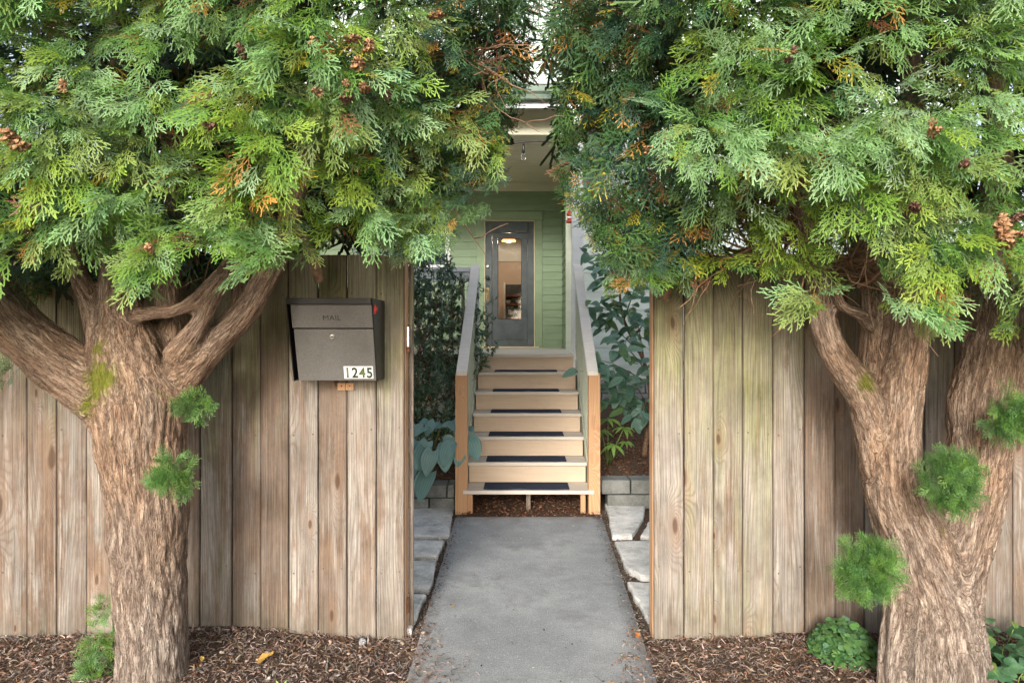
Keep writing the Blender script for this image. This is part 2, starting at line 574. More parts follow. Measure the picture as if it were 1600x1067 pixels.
def tube_geo(pts, rads, sides=8, cap=True):
    pts = [Vector(p) for p in pts]
    vs, fs = [], []
    t = (pts[1] - pts[0]).normalized()
    u = t.orthogonal().normalized()
    for i, p in enumerate(pts):
        t2 = (pts[min(i + 1, len(pts) - 1)] - pts[max(i - 1, 0)]).normalized()
        u = (u - t2 * u.dot(t2)).normalized()
        v = t2.cross(u)
        for k in range(sides):
            a = 2 * math.pi * k / sides
            vs.append(p + (u * math.cos(a) + v * math.sin(a)) * rads[i])
    for i in range(len(pts) - 1):
        for k in range(sides):
            a, b = i * sides + k, i * sides + (k + 1) % sides
            fs.append((a, b, b + sides, a + sides))
    if cap:
        fs.append(tuple(range(sides))[::-1])
        fs.append(tuple(len(vs) - sides + k for k in range(sides)))
    return vs, fs


def tube(name, pts, rads, mat, parent=None, sides=8, loc=None):
    if not hasattr(rads, '__len__'):
        rads = [rads] * len(pts)
    loc = Vector(loc) if loc is not None else Vector(pts[0])
    vs, fs = tube_geo(pts, rads, sides)
    return link(name, mesh_from(name, [v - loc for v in vs], fs, True), mat, parent, loc)


def lathe(name, prof, mat, parent=None, loc=(0, 0, 0), axis='Z', sides=20):
    vs, fs = [], []
    for r, h in prof:
        for k in range(sides):
            a = 2 * math.pi * k / sides
            c, s = r * math.cos(a), r * math.sin(a)
            vs.append((c, s, h) if axis == 'Z' else (c, -h, s))
    n = len(prof)
    for i in range(n - 1):
        for k in range(sides):
            a, b = i * sides + k, i * sides + (k + 1) % sides
            fs.append((a, b, b + sides, a + sides))
    fs.append(tuple(range(sides))[::-1])
    fs.append(tuple((n - 1) * sides + k for k in range(sides)))
    me = mesh_from(name, vs, fs, True)
    bevel_mesh(me, 0)
    for p in me.polygons:
        p.use_smooth = len(p.vertices) == 4
    return link(name, me, mat, parent, loc)


def vn(x, y, z, s=1.0):
    return mnoise.noise(Vector((x * s, y * s, z * s)))


# ------------------------------------------------------------------ leaf / frond scattering
def variant(vs, fs, shade=None):
    """triangle soup: (verts, triangle indices, per-vertex colour factor)"""
    v = np.array([tuple(p) for p in vs], dtype=np.float32)
    t = []
    for f in fs:
        for k in range(1, len(f) - 1):
            t.append((f[0], f[k], f[k + 1]))
    t = np.array(t, dtype=np.int32)
    s = np.ones(len(v), np.float32) if shade is None else np.array(shade, dtype=np.float32)
    return v, t, s


def soup_mesh(name, V, T, C, smooth=False):
    me = bpy.data.meshes.new(name)
    me.vertices.add(len(V))
    me.vertices.foreach_set('co', V.astype(np.float32).ravel())
    me.loops.add(len(T) * 3)
    me.loops.foreach_set('vertex_index', T.astype(np.int32).ravel())
    me.polygons.add(len(T))
    me.polygons.foreach_set('loop_start', np.arange(0, len(T) * 3, 3, dtype=np.int32))
    me.polygons.foreach_set('loop_total', np.full(len(T), 3, dtype=np.int32))
    if smooth:
        me.polygons.foreach_set('use_smooth', np.ones(len(T), dtype=bool))
    ca = me.attributes.new('tint', 'FLOAT_COLOR', 'POINT')
    cc = np.ones((len(V), 4), np.float32)
    cc[:, :3] = C
    ca.data.foreach_set('color', cc.ravel())
    me.update(calc_edges=True)
    return me


def merge(name, variants, placed, origin, smooth=False):
    """placed: list of (variant number, 3x3 matrix, location, rgb)"""
    Vs, Ts, Cs = [], [], []
    off = 0
    o = np.array(origin, dtype=np.float32)
    for k, m3, loc, col in placed:
        v, t, s = variants[k]
        Vs.append(v @ np.asarray(m3, dtype=np.float32).T + (np.asarray(loc, dtype=np.float32) - o))
        Ts.append(t + off)
        Cs.append(s[:, None] * np.asarray(col, dtype=np.float32)[None, :])
        off += len(v)
    return soup_mesh(name, np.concatenate(Vs), np.concatenate(Ts), np.concatenate(Cs), smooth)


def basis(d, nrm, s=1.0):
    """columns: side, forward (d), up (nrm)"""
    y = Vector(d).normalized()
    z = Vector(nrm)
    z = z - y * z.dot(y)
    if z.length < 1e-4:
        z = y.orthogonal()
    z.normalize()
    x = y.cross(z)
    return np.array([[x.x, y.x, z.x], [x.y, y.y, z.y], [x.z, y.z, z.z]]) * s


def rvec():
    while True:
        v = Vector((random.uniform(-1, 1), random.uniform(-1, 1), random.uniform(-1, 1)))
        if 0.05 < v.length < 1:
            return v.normalized()


def leaf_blade(L, W, nu=4, fold=0.25, curl=0.25, shape='oval', wav=0.0, pet=0.0, rib=0.0, nv=1):
    """leaf along +Y; nu steps along, 2*nv strips across"""
    vs, fs, sh = [], [], []
    for i in range(nu + 1):
        t = i / nu
        if shape == 'heart':
            wd = math.sin(math.pi * min(1, 0.12 + t * 0.88)) ** 0.62 * (1.0 - 0.35 * t)
            wd = max(wd, 0.02)
        elif shape == 'lance':
            wd = math.sin(math.pi * (0.04 + 0.93 * t ** 0.85)) ** 0.85
        else:
            wd = math.sin(math.pi * (0.05 + 0.91 * t ** 0.8)) ** 0.75
        y = pet + L * t
        z0 = -curl * L * t * t
        for j in range(-nv, nv + 1):
            u = j / nv
            back = 0.0
            if shape == 'heart' and t < 0.35:
                back = -0.14 * L * (1 - t / 0.35) * abs(u) ** 1.2
            z = z0 + fold * W * abs(u) * wd * (1 - abs(u) * 0.45) + wav * W * math.sin(t * 9 + u * 2.3)
            if rib:
                z += rib * W * (1 if (abs(j) % 2) else -1) * (0 if j == 0 else 1) * wd
            vs.append((u * W * 0.5 * wd, y + back, z))
            sh.append((0.80 if j % 2 else 1.08) if rib else (0.93 if j == 0 else 1.0))
    n = 2 * nv + 1
    for i in range(nu):
        for j in range(2 * nv):
            a = i * n + j
            fs.append((a, a + 1, a + n + 1, a + n))
    return vs, fs, sh


def frond(seed, L=0.17, side_gap=0.0165, sub_gap=0.0150, w=0.0052, lod=0):
    """flat forked spray of a thuja: stem, alternate side twigs, scale-leaf fingers"""
    R = random.Random(seed)
    vs, fs, sh = [], [], []

    def bend(x, y, z):
        return (x, y, z - 1.6 * (x * x) - 1.1 * y * y)

    def rib(x0, y0, a, l, w0, w1, z0=0.0, s0=1.0, s1=1.0):
        dx, dy = math.sin(a), math.cos(a)
        nx, ny = dy, -dx
        b = len(vs)
        zz = R.uniform(-1, 1) * l * 0.12
        bnd = R.uniform(-0.12, 0.12) * l
        for t, ww in ((0, w0), (0.55, (w0 + w1) * 0.55), (1.0, w1)):
            cx, cy = x0 + dx * l * t + nx * bnd * t * t, y0 + dy * l * t + ny * bnd * t * t
            s = s0 + (s1 - s0) * t
            if (lod or l < 0.035) and t == 0.55:
                continue
            vs.append(bend(cx - nx * ww / 2, cy - ny * ww / 2, z0 + zz * t))
            vs.append(bend(cx + nx * ww / 2, cy + ny * ww / 2, z0 + zz * t))
            sh.extend((s, s))
        k = len(vs) - b
        for q in range(0, k - 2, 2):
            fs.append((b + q, b + q + 1, b + q + 3, b + q + 2))

    curve = R.uniform(-0.35, 0.35)
    n = int(L / side_gap)
    x, y, a = 0.0, 0.0, 0.0
    step = L / n
    for i in range(n):
        t = i / n
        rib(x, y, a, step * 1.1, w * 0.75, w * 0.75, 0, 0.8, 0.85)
        s = 1 if i % 2 else -1
        prof = (0.5 + 0.75 * t) * (1 - t) ** 0.62 + 0.10
        l = L * 0.62 * prof * R.uniform(0.7, 1.15)
        sa = a + s * R.uniform(0.55, 0.85)
        if l > 0.006 and t > 0.08:
            m = max(1, int(l / (sub_gap * (1.6 if lod else 1.0))))
            sx, sy, ca = x, y, sa
            for j in range(m):
                u = j / m
                sl = l / m
                tip = 0.86 + 0.3 * u
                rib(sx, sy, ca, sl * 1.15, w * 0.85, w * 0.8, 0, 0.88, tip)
                fl = (0.031 * (1 - u * 0.5)) * R.uniform(0.65, 1.2) * min(1, l / 0.045)
                q = 1 if j % 2 else -1
                if j > 0:
                    rib(sx, sy, ca + q * R.uniform(0.5, 0.75), fl, w * (1.5 if lod else 1.0), w * (1.1 if lod else 0.75), 0, 0.95, 1.18)
                    if not lod and R.random() < 0.30:
                        rib(sx, sy, ca - q * R.uniform(0.5, 0.75), fl * 0.8, w * 0.95, w * 0.7, 0, 0.95, 1.15)
                sx += math.sin(ca) * sl
                sy += math.cos(ca) * sl
                ca += -s * R.uniform(0.0, 0.10)
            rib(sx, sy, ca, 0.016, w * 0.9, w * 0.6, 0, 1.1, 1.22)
        x += math.sin(a) * step
        y += math.cos(a) * step
        a += curve / n
    rib(x, y, a, 0.016, w * 0.9, w * 0.6, 0, 1.1, 1.22)
    return variant(vs, fs, sh)

# ================================================================== SETTING: ground
def path_x(y):
    t = y
    l = -0.497 + (t - 2.87) * (-0.547 + 0.497) / (5.6 - 2.87)
    r = 0.564 + (t - 2.87) * (0.63 - 0.564) / (5.6 - 2.87)
    return l, r


def soil_h(x, y):
    """height of the soil and mulch outside the raised beds"""
    l, r = path_x(y)
    d = max(l - x, x - r)
    h = -0.035
    if d < 0:
        return -0.09
    k = min(1, d / 0.22)
    if y < 3.75:
        m = 0.030 * math.exp(-((x + 1.55) / 0.55) ** 2) * 1.7 + 0.012 * math.exp(-((x - 1.9) / 0.6) ** 2)
        m += 0.016 * vn(x, y, 0.3, 2.3) + 0.010 * vn(x, y, 5.3, 7.0)
        if y < 3.0:
            m += 0.02 * (3.0 - y)
        h += k * (0.02 + m)
        if x > 1.35:
            h += 0.02
    else:
        h += 0.006 * vn(x, y, 0.3, 9.0)
    return h


g = mesh_from('ground', [(-60, -40, -0.16), (60, -40, -0.16), (60, 80, -0.16), (-60, 80, -0.16)], [(0, 1, 2, 3)])
tag(link('ground', g, M['soil']), 'bare soil reaching out beyond the garden', kind='structure')

vs, fs = [], []
nx, ny = 190, 150
X0, X1, Y0, Y1 = -4.2, 4.2, 0.2, 6.9
for j in range(ny + 1):
    for i in range(nx + 1):
        x, y = X0 + (X1 - X0) * i / nx, Y0 + (Y1 - Y0) * j / ny
        vs.append((x, y, soil_h(x, y) + 0.006 * vn(x, y, 1.3, 30) + 0.004 * vn(x, y, 4.3, 80)))
for j in range(ny):
    for i in range(nx):
        a = j * (nx + 1) + i
        fs.append((a, a + 1, a + nx + 2, a + nx + 1))
tag(link('mulch_bed', mesh_from('mulch_bed', vs, fs, True), M['soil']), 'brown mulch bed along both fences and trunks', kind='structure')

# concrete path: a real slab, slightly uneven
vs, fs = [], []
rows = 60
for j in range(rows + 1):
    y = 0.2 + (5.46 - 0.2) * j / rows
    l, r = path_x(y)
    for i in range(13):
        t = i / 12
        x = l + (r - l) * t + (0.004 * vn(0, y, i, 14) if i in (0, 12) else 0)
        e = -0.006 if i in (0, 12) else 0
        vs.append((x, y, e + 0.0025 * vn(x, y, 0, 3)))
for j in range(rows):
    for i in range(12):
        a = j * 13 + i
        fs.append((a, a + 1, a + 14, a + 13))
b = len(vs)
for j in range(rows + 1):
    l, r = path_x(0.2 + (5.46 - 0.2) * j / rows)
    y = 0.2 + (5.46 - 0.2) * j / rows
    vs += [(l, y, -0.12), (r, y, -0.12)]
for j in range(rows):
    fs.append((b + 2 * j, j * 13, (j + 1) * 13, b + 2 * j + 2))
    fs.append((j * 13 + 12, b + 2 * j + 1, b + 2 * j + 3, (j + 1) * 13 + 12))
fs.append((b + 2 * rows, rows * 13, rows * 13 + 12, b + 2 * rows + 1))
tag(link('path', mesh_from('path', vs, fs, True), M['concrete']), 'grey concrete path running up to the stair', kind='structure')


# flagstones either side of the path
def flagstone(poly, parent, z=0.0):
    n = len(poly)
    pts = []
    for i in range(n):                        # uneven broken edges
        a, b2 = Vector(poly[i]), Vector(poly[(i + 1) % n])
        L = (b2 - a).length
        k = max(2, int(L / 0.05))
        for q in range(k):
            p = a.lerp(b2, q / k)
            d = Vector((b2.y - a.y, a.x - b2.x)).normalized()
            pts.append(p + d * (0.010 * vn(p.x, p.y, 3, 17) + 0.006 * vn(p.x, p.y, 9, 50)))
    c = sum(pts, Vector((0, 0))) / len(pts)
    pts = [c + (p - c) * (1 - 0.014 / max(0.1, (p - c).length)) for p in pts]
    vv = [(p.x - c.x, p.y - c.y, -0.07) for p in pts]
    vv += [(p.x - c.x, p.y - c.y, -0.008) for p in pts]
    vv += [((p.x - c.x) * 0.95, (p.y - c.y) * 0.95, 0.0 + 0.003 * vn(p.x, p.y, 1, 9)) for p in pts]
    vv.append((0, 0, 0.001))
    m = len(pts)
    ff = []
    for i in range(m):
        j = (i + 1) % m
        ff += [(i, j, m + j, m + i), (m + i, m + j, 2 * m + j, 2 * m + i), (2 * m + i, 2 * m + j, 3 * m)]
    return link('flagstone', mesh_from('flagstone', vv, ff), M['flag'], parent, (c.x, c.y, z))


def gp(px, py):
    """ground point (z = 0) seen at this place of the photograph"""
    Y = EYE * F / (py - VY)
    return ((px - VX) / F * Y, Y)


fp = tag(empty('flagstone_paving'), 'pale irregular flagstones laid in soil either side of the path', kind='structure')
for poly in [
    [gp(600, 791), gp(711, 793), gp(704, 836), gp(688, 838), gp(600, 836)],
    [gp(590, 841), gp(697, 843), gp(686, 868), gp(590, 868)],
    [gp(580, 874), gp(684, 873), gp(680, 905), gp(672, 919), gp(580, 914)],
    [gp(560, 921), gp(668, 926), gp(654, 962), gp(645, 985), gp(560, 985)],
    [gp(944, 785), gp(1010, 785), gp(1008, 808), gp(988, 836), gp(956, 838)],
    [gp(1018, 785), gp(1120, 785), gp(1120, 836), gp(1000, 836), gp(1012, 812)],
    [gp(959, 844), gp(1040, 840), gp(1060, 903), gp(1000, 900), gp(975, 886)],
    [gp(1048, 843), gp(1140, 843), gp(1150, 905), gp(1070, 903)],
    [gp(978, 906), gp(1080, 910), gp(1110, 985), gp(1018, 975), gp(996, 945)],
]:
    poly = [(x, y) for x, y in poly]
    flagstone(poly, fp)

# raised beds behind the block walls
def bed(name, x0, x1, y0, y1, f):
    vs, fs = [], []
    n, m = 30, 40
    for j in range(m + 1):
        for i in range(n + 1):
            x, y = x0 + (x1 - x0) * i / n, y0 + (y1 - y0) * j / m
            vs.append((x, y, f(x, y)))
    for j in range(m):
        for i in range(n):
            a = j * (n + 1) + i
            fs.append((a, a + 1, a + n + 2, a + n + 1))
    return tag(link(name, mesh_from(name, vs, fs, True), M['soil']), 'dark mulch in the raised bed beside the stair', kind='structure')


def bed_h(x, y):
    return 0.185 + 0.10 * max(0, y - 5.95) + 0.02 * vn(x, y, 0, 4) + 0.008 * vn(x, y, 0, 30)


bed('left_bed', -3.2, -0.585, 5.86, 9.2, bed_h)
bed('right_bed', 0.66, 4.2, 5.93, 9.3, bed_h)
us = bed('ground_under_stair', -0.585, 0.66, 5.465, 7.5, lambda x, y: -0.02 + 0.012 * vn(x, y, 0, 12) + 0.02 * max(0, y - 5.5))
us['label'] = 'loose dark soil under the open stair'


def block_wall(name, x0, x1, y, z0, rows, bh, bl, mat, label, mt_dark=None, dep=0.2, off=0.0, zj=0.006):
    t = tag(empty(name, ((x0 + x1) / 2, y, z0)), label, 'wall' if 'retaining' in name else None)
    base = None
    rr = random.Random(name)
    for r in range(rows):
        z = z0 + r * bh
        x = x0 - (bl * 0.5 if r % 2 else 0) + off
        while x < x1:
            a, b2 = max(x, x0), min(x + bl, x1)
            if b2 - a > 0.05:
                j = rr.uniform(-0.006, 0.006)
                s = 0.006
                me_pts = []
                for zz in (z + zj, z + bh - 0.003):
                    for (xx, yy) in ((a + s, y + j), (b2 - s, y + j + rr.uniform(-.004, .004)), (b2 - s, y + dep), (a + s, y + dep)):
                        me_pts.append((xx + rr.uniform(-.003, .003), yy, zz + rr.uniform(-.003, .003)))
                hexa('block', me_pts, mat, t, 0.007, 2)
            x += bl
    return t


t = block_wall('retaining_wall', -2.2, -0.575, 5.72, -0.03, 2, 0.115, 0.30, M['block'], 'low grey block wall holding the bed of broad blue-green leaves, left of the stair', off=-0.09)
t = block_wall('retaining_wall', 0.66, 2.4, 5.80, -0.03, 2, 0.125, 0.40, M['block'], 'low grey block wall holding the dark mulch bed right of the stair', off=0.05)

# ================================================================== FENCES
FY = 3.32


def board_mesh(i):
    R = random.Random(100 + i)
    n = 12
    H, W, T = 1.87, 0.1385, 0.019
    vs, fs = [], []
    for j in range(n + 1):
        z = H * j / n
        l = -W / 2 + 0.0016 * vn(i * 3, z, 0, 1.7) + 0.0010 * vn(i * 3, z, 5, 7)
        r = W / 2 + 0.0016 * vn(i * 3, z, 9, 1.7) + 0.0010 * vn(i * 3, z, 15, 7)
        cup = 0.003 * vn(i, z, 33, 0.8)
        c = 0.003
        vs += [(l + c, cup, z), (0, cup * 0.4, z), (r - c, cup, z), (r, c + cup, z), (r, T, z), (l, T, z), (l, c + cup, z)]
    k = 7
    for j in range(n):
        for q in range(k):
            a, b2 = j * k + q, j * k + (q + 1) % k
            fs.append((a, b2, b2 + k, a + k))
    fs.append(tuple(range(k))[::-1])
    fs.append(tuple(n * k + q for q in range(k)))
    me = mesh_from('board', vs, fs)
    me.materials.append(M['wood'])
    return me


BM = [board_mesh(i) for i in range(8)]


def px_x(px, Y=FY):
    return (px - VX) / F * Y


def fence(name, label, edges, bots, props, top=1.848):
    t = tag(empty(name, ((edges[0] + edges[-1]) / 2, FY + 0.05, 0)), label, 'fence')
    for i in range(len(edges) - 1):
        a, b2 = edges[i], edges[i + 1]
        gap = random.choice((0.0025, 0.003, 0.0035, 0.005))
        wd = b2 - a - gap
        o = bpy.data.objects.new('board', BM[random.randrange(8)])
        COL.objects.link(o)
        o.parent = t
        z0 = bots[i]
        o.location = (Vector(((a + b2) / 2, FY + random.uniform(-0.003, 0.003), z0)) - t.location)
        o.scale = (wd / 0.1385, 1, (top + random.uniform(-0.006, 0.006) - z0) / 1.87)
        o.rotation_euler = (random.uniform(-.0015, .0015), random.uniform(-.001, .001), random.uniform(-.012, .012))
        tn, br, al = props[i]
        o['tone'], o['brown'], o['algae'] = float(tn), float(br), float(al)
    return t


le = [px_x(p) for p in (313, 362, 407, 451, 497, 542, 588, 632)]
x = le[0]
k = 0
pre = []
for p in (290 - 23, 223, 178, 135, 88, 42, -4):
    pre.append(px_x(p))
le = pre[::-1] + le
while le[0] > -3.4:
    le = [le[0] - 0.1425] + le
nb = len(le) - 1
lb = []
for i in range(nb):
    c = (le[i] + le[i + 1]) / 2
    pxc = c * F / FY + VX
    z = -0.012 if pxc < 200 else (0.045 if pxc < 410 else (0.02 if pxc < 460 else -0.014))
    lb.append(z + random.uniform(-.003, .003))
lp = []
for i in range(nb):
    c = (le[i] + le[i + 1]) / 2
    pxc = c * F / FY + VX
    if pxc > 588: q = (1.0, 0.1, 0.22)
    elif pxc > 542: q = (1.08, 0.2, 0.15)
    elif pxc > 497: q = (0.94, 0.75, 0.1)
    elif pxc > 451: q = (1.10, 0.25, 0.15)
    elif pxc > 407: q = (0.86, 0.95, 0.15)
    elif pxc > 362: q = (0.80, 0.6, 0.25)
    elif pxc > 313: q = (1.0, 0.35, 0.35)
    elif pxc > 290: q = (1.0, 0.1, 0.6)
    else: q = (random.uniform(0.78, 1.2), random.uniform(0, 0.7), random.uniform(0.0, 0.3))
    lp.append(q)
FL = fence('fence', 'weathered vertical board fence with the mailbox on it, left of the path', le, lb, lp)
re_ = [px_x(p) for p in (1021.5, 1069, 1114.5, 1160.5, 1208, 1257.5, 1305, 1351, 1398, 1445, 1491, 1537, 1582, 1630)]
while re_[-1] < 3.4:
    re_.append(re_[-1] + 0.1425)
nb = len(re_) - 1
rp = []
for i in range(nb):
    rp.append([(1.08, 0.05, 0.30), (1.12, 0.0, 0.42), (1.0, 0.15, 0.48), (1.08, 0.0, 0.52), (1.08, 0.1, 0.2), (0.98, 0.85, 0.05), (0.86, 0.8, 0.0)][i] if i < 7 else
              (random.uniform(0.85, 1.02), random.uniform(0.1, 0.6), random.uniform(0, 0.2)))
rb = [(-0.015 if (re_[i] * F / FY + VX) < 1200 else 0.012) + random.uniform(-.003, .003) for i in range(nb)]
FR = fence('fence', 'greenish weathered board fence right of the path, behind the forked trunk', re_, rb, rp)
for t, e, s in ((FL, le, 1), (FR, re_, -1)):
    xe = e[-1] if s > 0 else e[0]
    o = box('post', min(xe, xe - s * 0.09) + 0.001 * s, max(xe, xe - s * 0.09) + 0.001 * s, FY + 0.024, FY + 0.115, -0.10, 1.84, M['cedar'], t, 0.004)
    for z in (0.28, 0.95, 1.6):
        box('rail', (e[0] if s > 0 else xe + 0.095), (xe - 0.095 if s > 0 else e[-1]), FY + 0.025, FY + 0.063, z, z + 0.089, M['wood'], t)['tone'] = 0.9
o = box('post_foot', px_x(605), px_x(629), FY - 0.012, FY + 0.10, -0.10, -0.020, M['flag'], FL, 0.006)
# rusty latch strike on the gate side of the left post
xs = le[-1] + 0.002
box('trim_strip', xs, xs + 0.022, FY + 0.118, FY + 0.14, -0.03, 1.82, M['wood'], FL)['tone'] = 1.0
box('latch_plate', xs + 0.000, xs + 0.012, FY + 0.05, FY + 0.075, 1.40, 1.50, M['steel'], FL, 0.002)
box('latch_plate', xs + 0.000, xs + 0.014, FY + 0.045, FY + 0.08, 1.375, 1.398, M['rust'], FL, 0.002)
box('latch_plate', xs + 0.000, xs + 0.008, FY + 0.055, FY + 0.075, 0.08, 0.16, M['rust'], FL, 0.002)
# galvanised nail heads: pairs on every board at the three rails
nail = lathe('nail', [(0.0036, -0.0005), (0.0042, 0.0004), (0.0025, 0.0012)], simple('nail_head', (0.16, 0.12, 0.10), 0.6, 0.4, 50), FL, (le[-2] + .03, FY - 0.0015, 0.32), 'Y', 8)
first = True
for t, e in ((FL, le), (FR, re_)):
    for i in range(len(e) - 1):
        for z in (0.32, 0.99, 1.64):
            for dx in (0.025, -0.025):
                if dx < 0 and random.random() < 0.35:
                    continue
                if abs((e[i] + e[i + 1]) / 2) > 2.7:
                    continue
                dup(nail, t, ((e[i] if dx > 0 else e[i + 1]) + dx, FY - 0.0035, z + random.uniform(-.02, .02)))
# a cut plank end fixed under the mailbox
wb = tag(empty('wood_cleat', P(543, 603, FY - 0.01)), 'small yellow wood cleat screwed to the boards just under the mailbox', 'cleat')
for a, b2 in ((529, 541.2), (542, 554)):
    p, q = P(a, 609, FY), P(b2, 598, FY)
    box('cleat_piece', p.x, q.x, FY - 0.020, FY - 0.0045, p.z, q.z, M['cedar'], wb, 0.0015)
    box('screw', (p.x + q.x) / 2 - .003, (p.x + q.x) / 2 + .003, FY - 0.0222, FY - 0.0195, (p.z + q.z) / 2, (p.z + q.z) / 2 + .006, M['black'], wb, 0.001)

# ================================================================== MAILBOX
mb = tag(empty('mailbox', (-0.866, 3.30, 1.25)), 'dark bronze locking mailbox with MAIL on its flap, on the fence', 'mailbox')
bx0, bx1, zb, zt = -1.059, -0.673, 1.248, 1.625
yb, yft, yfb = 3.312, 3.035, 3.145
tk = 0.004


def yf(z):
    return yfb + (yft - yfb) * (z - zb) / (zt - zb)


def side(x0, x1, nm):
    hexa(nm, [(x0, yf(zb), zb), (x1, yf(zb), zb), (x1, yb, zb), (x0, yb, zb), (x0, yf(zt), zt), (x1, yf(zt), zt), (x1, yb, zt), (x0, yb, zt)], M['maildark'], mb, 0.0015)


side(bx0, bx0 + tk, 'side_panel')
side(bx1 - tk, bx1, 'side_panel')
hexa('top_panel', [(bx0 + tk, yft - 0.004, zt - 0.028), (bx1 - tk, yft - 0.004, zt - 0.028), (bx1 - tk, yb, zt - 0.004), (bx0 + tk, yb, zt - 0.004),
                   (bx0 + tk, yft - 0.004, zt - 0.001), (bx1 - tk, yft - 0.004, zt - 0.001), (bx1 - tk, yb, zt - 0.001), (bx0 + tk, yb, zt - 0.001)], M['maildark'], mb, 0.0012)
box('bottom_panel', bx0 + tk, bx1 - tk, yfb + 0.02, yb, zb + 0.001, zb + 0.006, M['maildark'], mb, 0.001)
box('back_panel', bx0 + tk, bx1 - tk, yb - 0.006, yb - 0.001, zb + 0.006, zt - 0.006, M['maildark'], mb, 0.001)


def face(nm, xa, xb, za, zc, d, th=0.006):
    return hexa(nm, [(xa, yf(za) + d, za), (xb, yf(za) + d, za), (xb, yf(za) + d + th, za), (xa, yf(za) + d + th, za),
                     (xa, yf(zc) + d, zc), (xb, yf(zc) + d, zc), (xb, yf(zc) + d + th, zc), (xa, yf(zc) + d + th, zc)], M['mailface'], mb, 0.0015)


fl = face('flap', bx0 + 0.017, bx1 - tk - 0.001, zt - 0.133, zt - 0.029, 0.004)
fd = face('door', bx0 + 0.023, bx1 - tk - 0.001, zb + 0.002, zt - 0.138, 0.002)
box('keyhole_rim', 0, 0.001, 0, 0.001, 0, 0.001, M['maildark'], mb, 0).hide_render = False
bpy.data.objects.remove(bpy.data.objects['keyhole_rim'])
tilt = math.atan2(yfb - yft, zt - zb)
lk = P(519.6, 526.4, 3.09)
lk.y = yf(lk.z) - 0.0
o = lathe('lock', [(0.0125, -0.004), (0.0125, 0.002), (0.0105, 0.005), (0.0045, 0.0052), (0.004, 0.0036)], M['steel'], mb, lk, 'Y')
o.rotation_euler.x = tilt
o2 = lathe('keyhole', [(0.0028, 0.0), (0.0028, 0.0062)], M['black'], o, lk, 'Y', 8)


def text(body, name, h, loc, mat, parent, ext=0.0012, sx=1.0, off=0.0):
    c = bpy.data.curves.new(name, 'FONT')
    c.body = body
    c.size = h / 0.70
    c.extrude = ext
    c.offset = off
    c.align_x = 'CENTER'
    c.materials.append(mat)
    dg = bpy.data.objects.new(name, c)
    COL.objects.link(dg)
    bpy.context.view_layer.update()
    me = bpy.data.meshes.new_from_object(dg.evaluated_get(bpy.context.evaluated_depsgraph_get()))
    bpy.data.objects.remove(dg)
    me.name = name
    o = link(name, me, mat, parent, loc)
    o.rotation_euler = (math.radians(90), 0, 0)
    o.scale = (sx, 1, 1)
    return o


lt = P(519, 500.5, 3.07)
lt.y = yf(lt.z) + 0.0036
o = text('MAIL', 'embossed_letters', 0.024, lt, M['maildark'], mb, 0.0016, 1.12, -0.0006)
o.rotation_euler.x += tilt
sp0, sp1 = P(538, 591.5, 3.14), P(583, 572, 3.13)
sw = (sp1.x - sp0.x) / 4
for i, ch in enumerate('1245'):
    xa = sp0.x + i * sw
    zc = (sp0.z + sp1.z) / 2
    s = hexa('number_sticker', [(xa, yf(sp0.z) - 0.0004, sp0.z), (xa + sw - .0006, yf(sp0.z) - 0.0004, sp0.z), (xa + sw - .0006, yf(sp0.z) + .0015, sp0.z), (xa, yf(sp0.z) + .0015, sp0.z),
                               (xa, yf(sp1.z) - 0.0004, sp1.z), (xa + sw - .0006, yf(sp1.z) - 0.0004, sp1.z), (xa + sw - .0006, yf(sp1.z) + .0015, sp1.z), (xa, yf(sp1.z) + .0015, sp1.z)], M['sticker'], mb, 0)
    hh = (sp1.z - sp0.z) * 0.82
    zz = sp0.z + (sp1.z - sp0.z) * 0.09
    d = text(ch, 'digit', hh, (xa + sw * 0.5, yf(zz) - 0.0012, zz), [M['inkgrey'], M['ink'], M['inkgreen'], M['ink']][i], s, 0.0006, 0.86, 0.0016)
    d.rotation_euler.x += tilt
# red flag folded against the right side
fx = bx1 + 0.002
box('flag', fx, fx + 0.006, 3.065, 3.085, 1.555, 1.595, M['red'], mb, 0.002)
box('flag_tab', fx, fx + 0.011, 3.064, 3.096, 1.568, 1.588, M['red'], mb, 0.003)
box('flag_slot', fx - 0.0015, fx + 0.0015, 3.058, 3.092, 1.545, 1.603, M['black'], mb, 0.001)

# ================================================================== STAIR
st = tag(empty('stair', (0.035, 5.6, 0)), 'wooden stair with tan risers and pale treads up to the porch', 'stair')
TY, RUN, RISE, TZ = 5.585, 0.279, 0.1775, 0.181
CX = 0.036
for n in range(6):
    y0 = TY + n * RUN
    zt_ = TZ + n * RISE
    hw = 0.515
    if n == 0:
        x0, x1 = -0.495, 0.578
    else:
        x0, x1 = -0.480, 0.546
    box('tread', x0, x1, y0, y0 + RUN + 0.028, zt_ - 0.032, zt_, M['tread'], st, 0.005, 2)
    if n:
        zr0 = zt_ - RISE + 0.001
        box('riser', -0.470, 0.536, y0 + 0.030, y0 + 0.048, zr0, zt_ - 0.0335, M['riser'], st, 0.002)
y0 = TY + 6 * RUN
zl = TZ + 6 * RISE
box('riser', -0.470, 0.536, y0 + 0.030, y0 + 0.048, zl - RISE + 0.001, zl - 0.036, M['riser'], st, 0.002)


def slope_board(nm, x0, x1, ya, za, yb_, zb_, h, mat, bev=0.004, parent=st):
    """board following the stair: lower end (ya,za), upper end (yb_,zb_), vertical depth h"""
    return hexa(nm, [(x0, ya, za - h), (x1, ya, za - h), (x1, yb_, zb_ - h), (x0, yb_, zb_ - h), (x0, ya, za), (x1, ya, za), (x1, yb_, zb_), (x0, yb_, zb_)], mat, parent, bev)


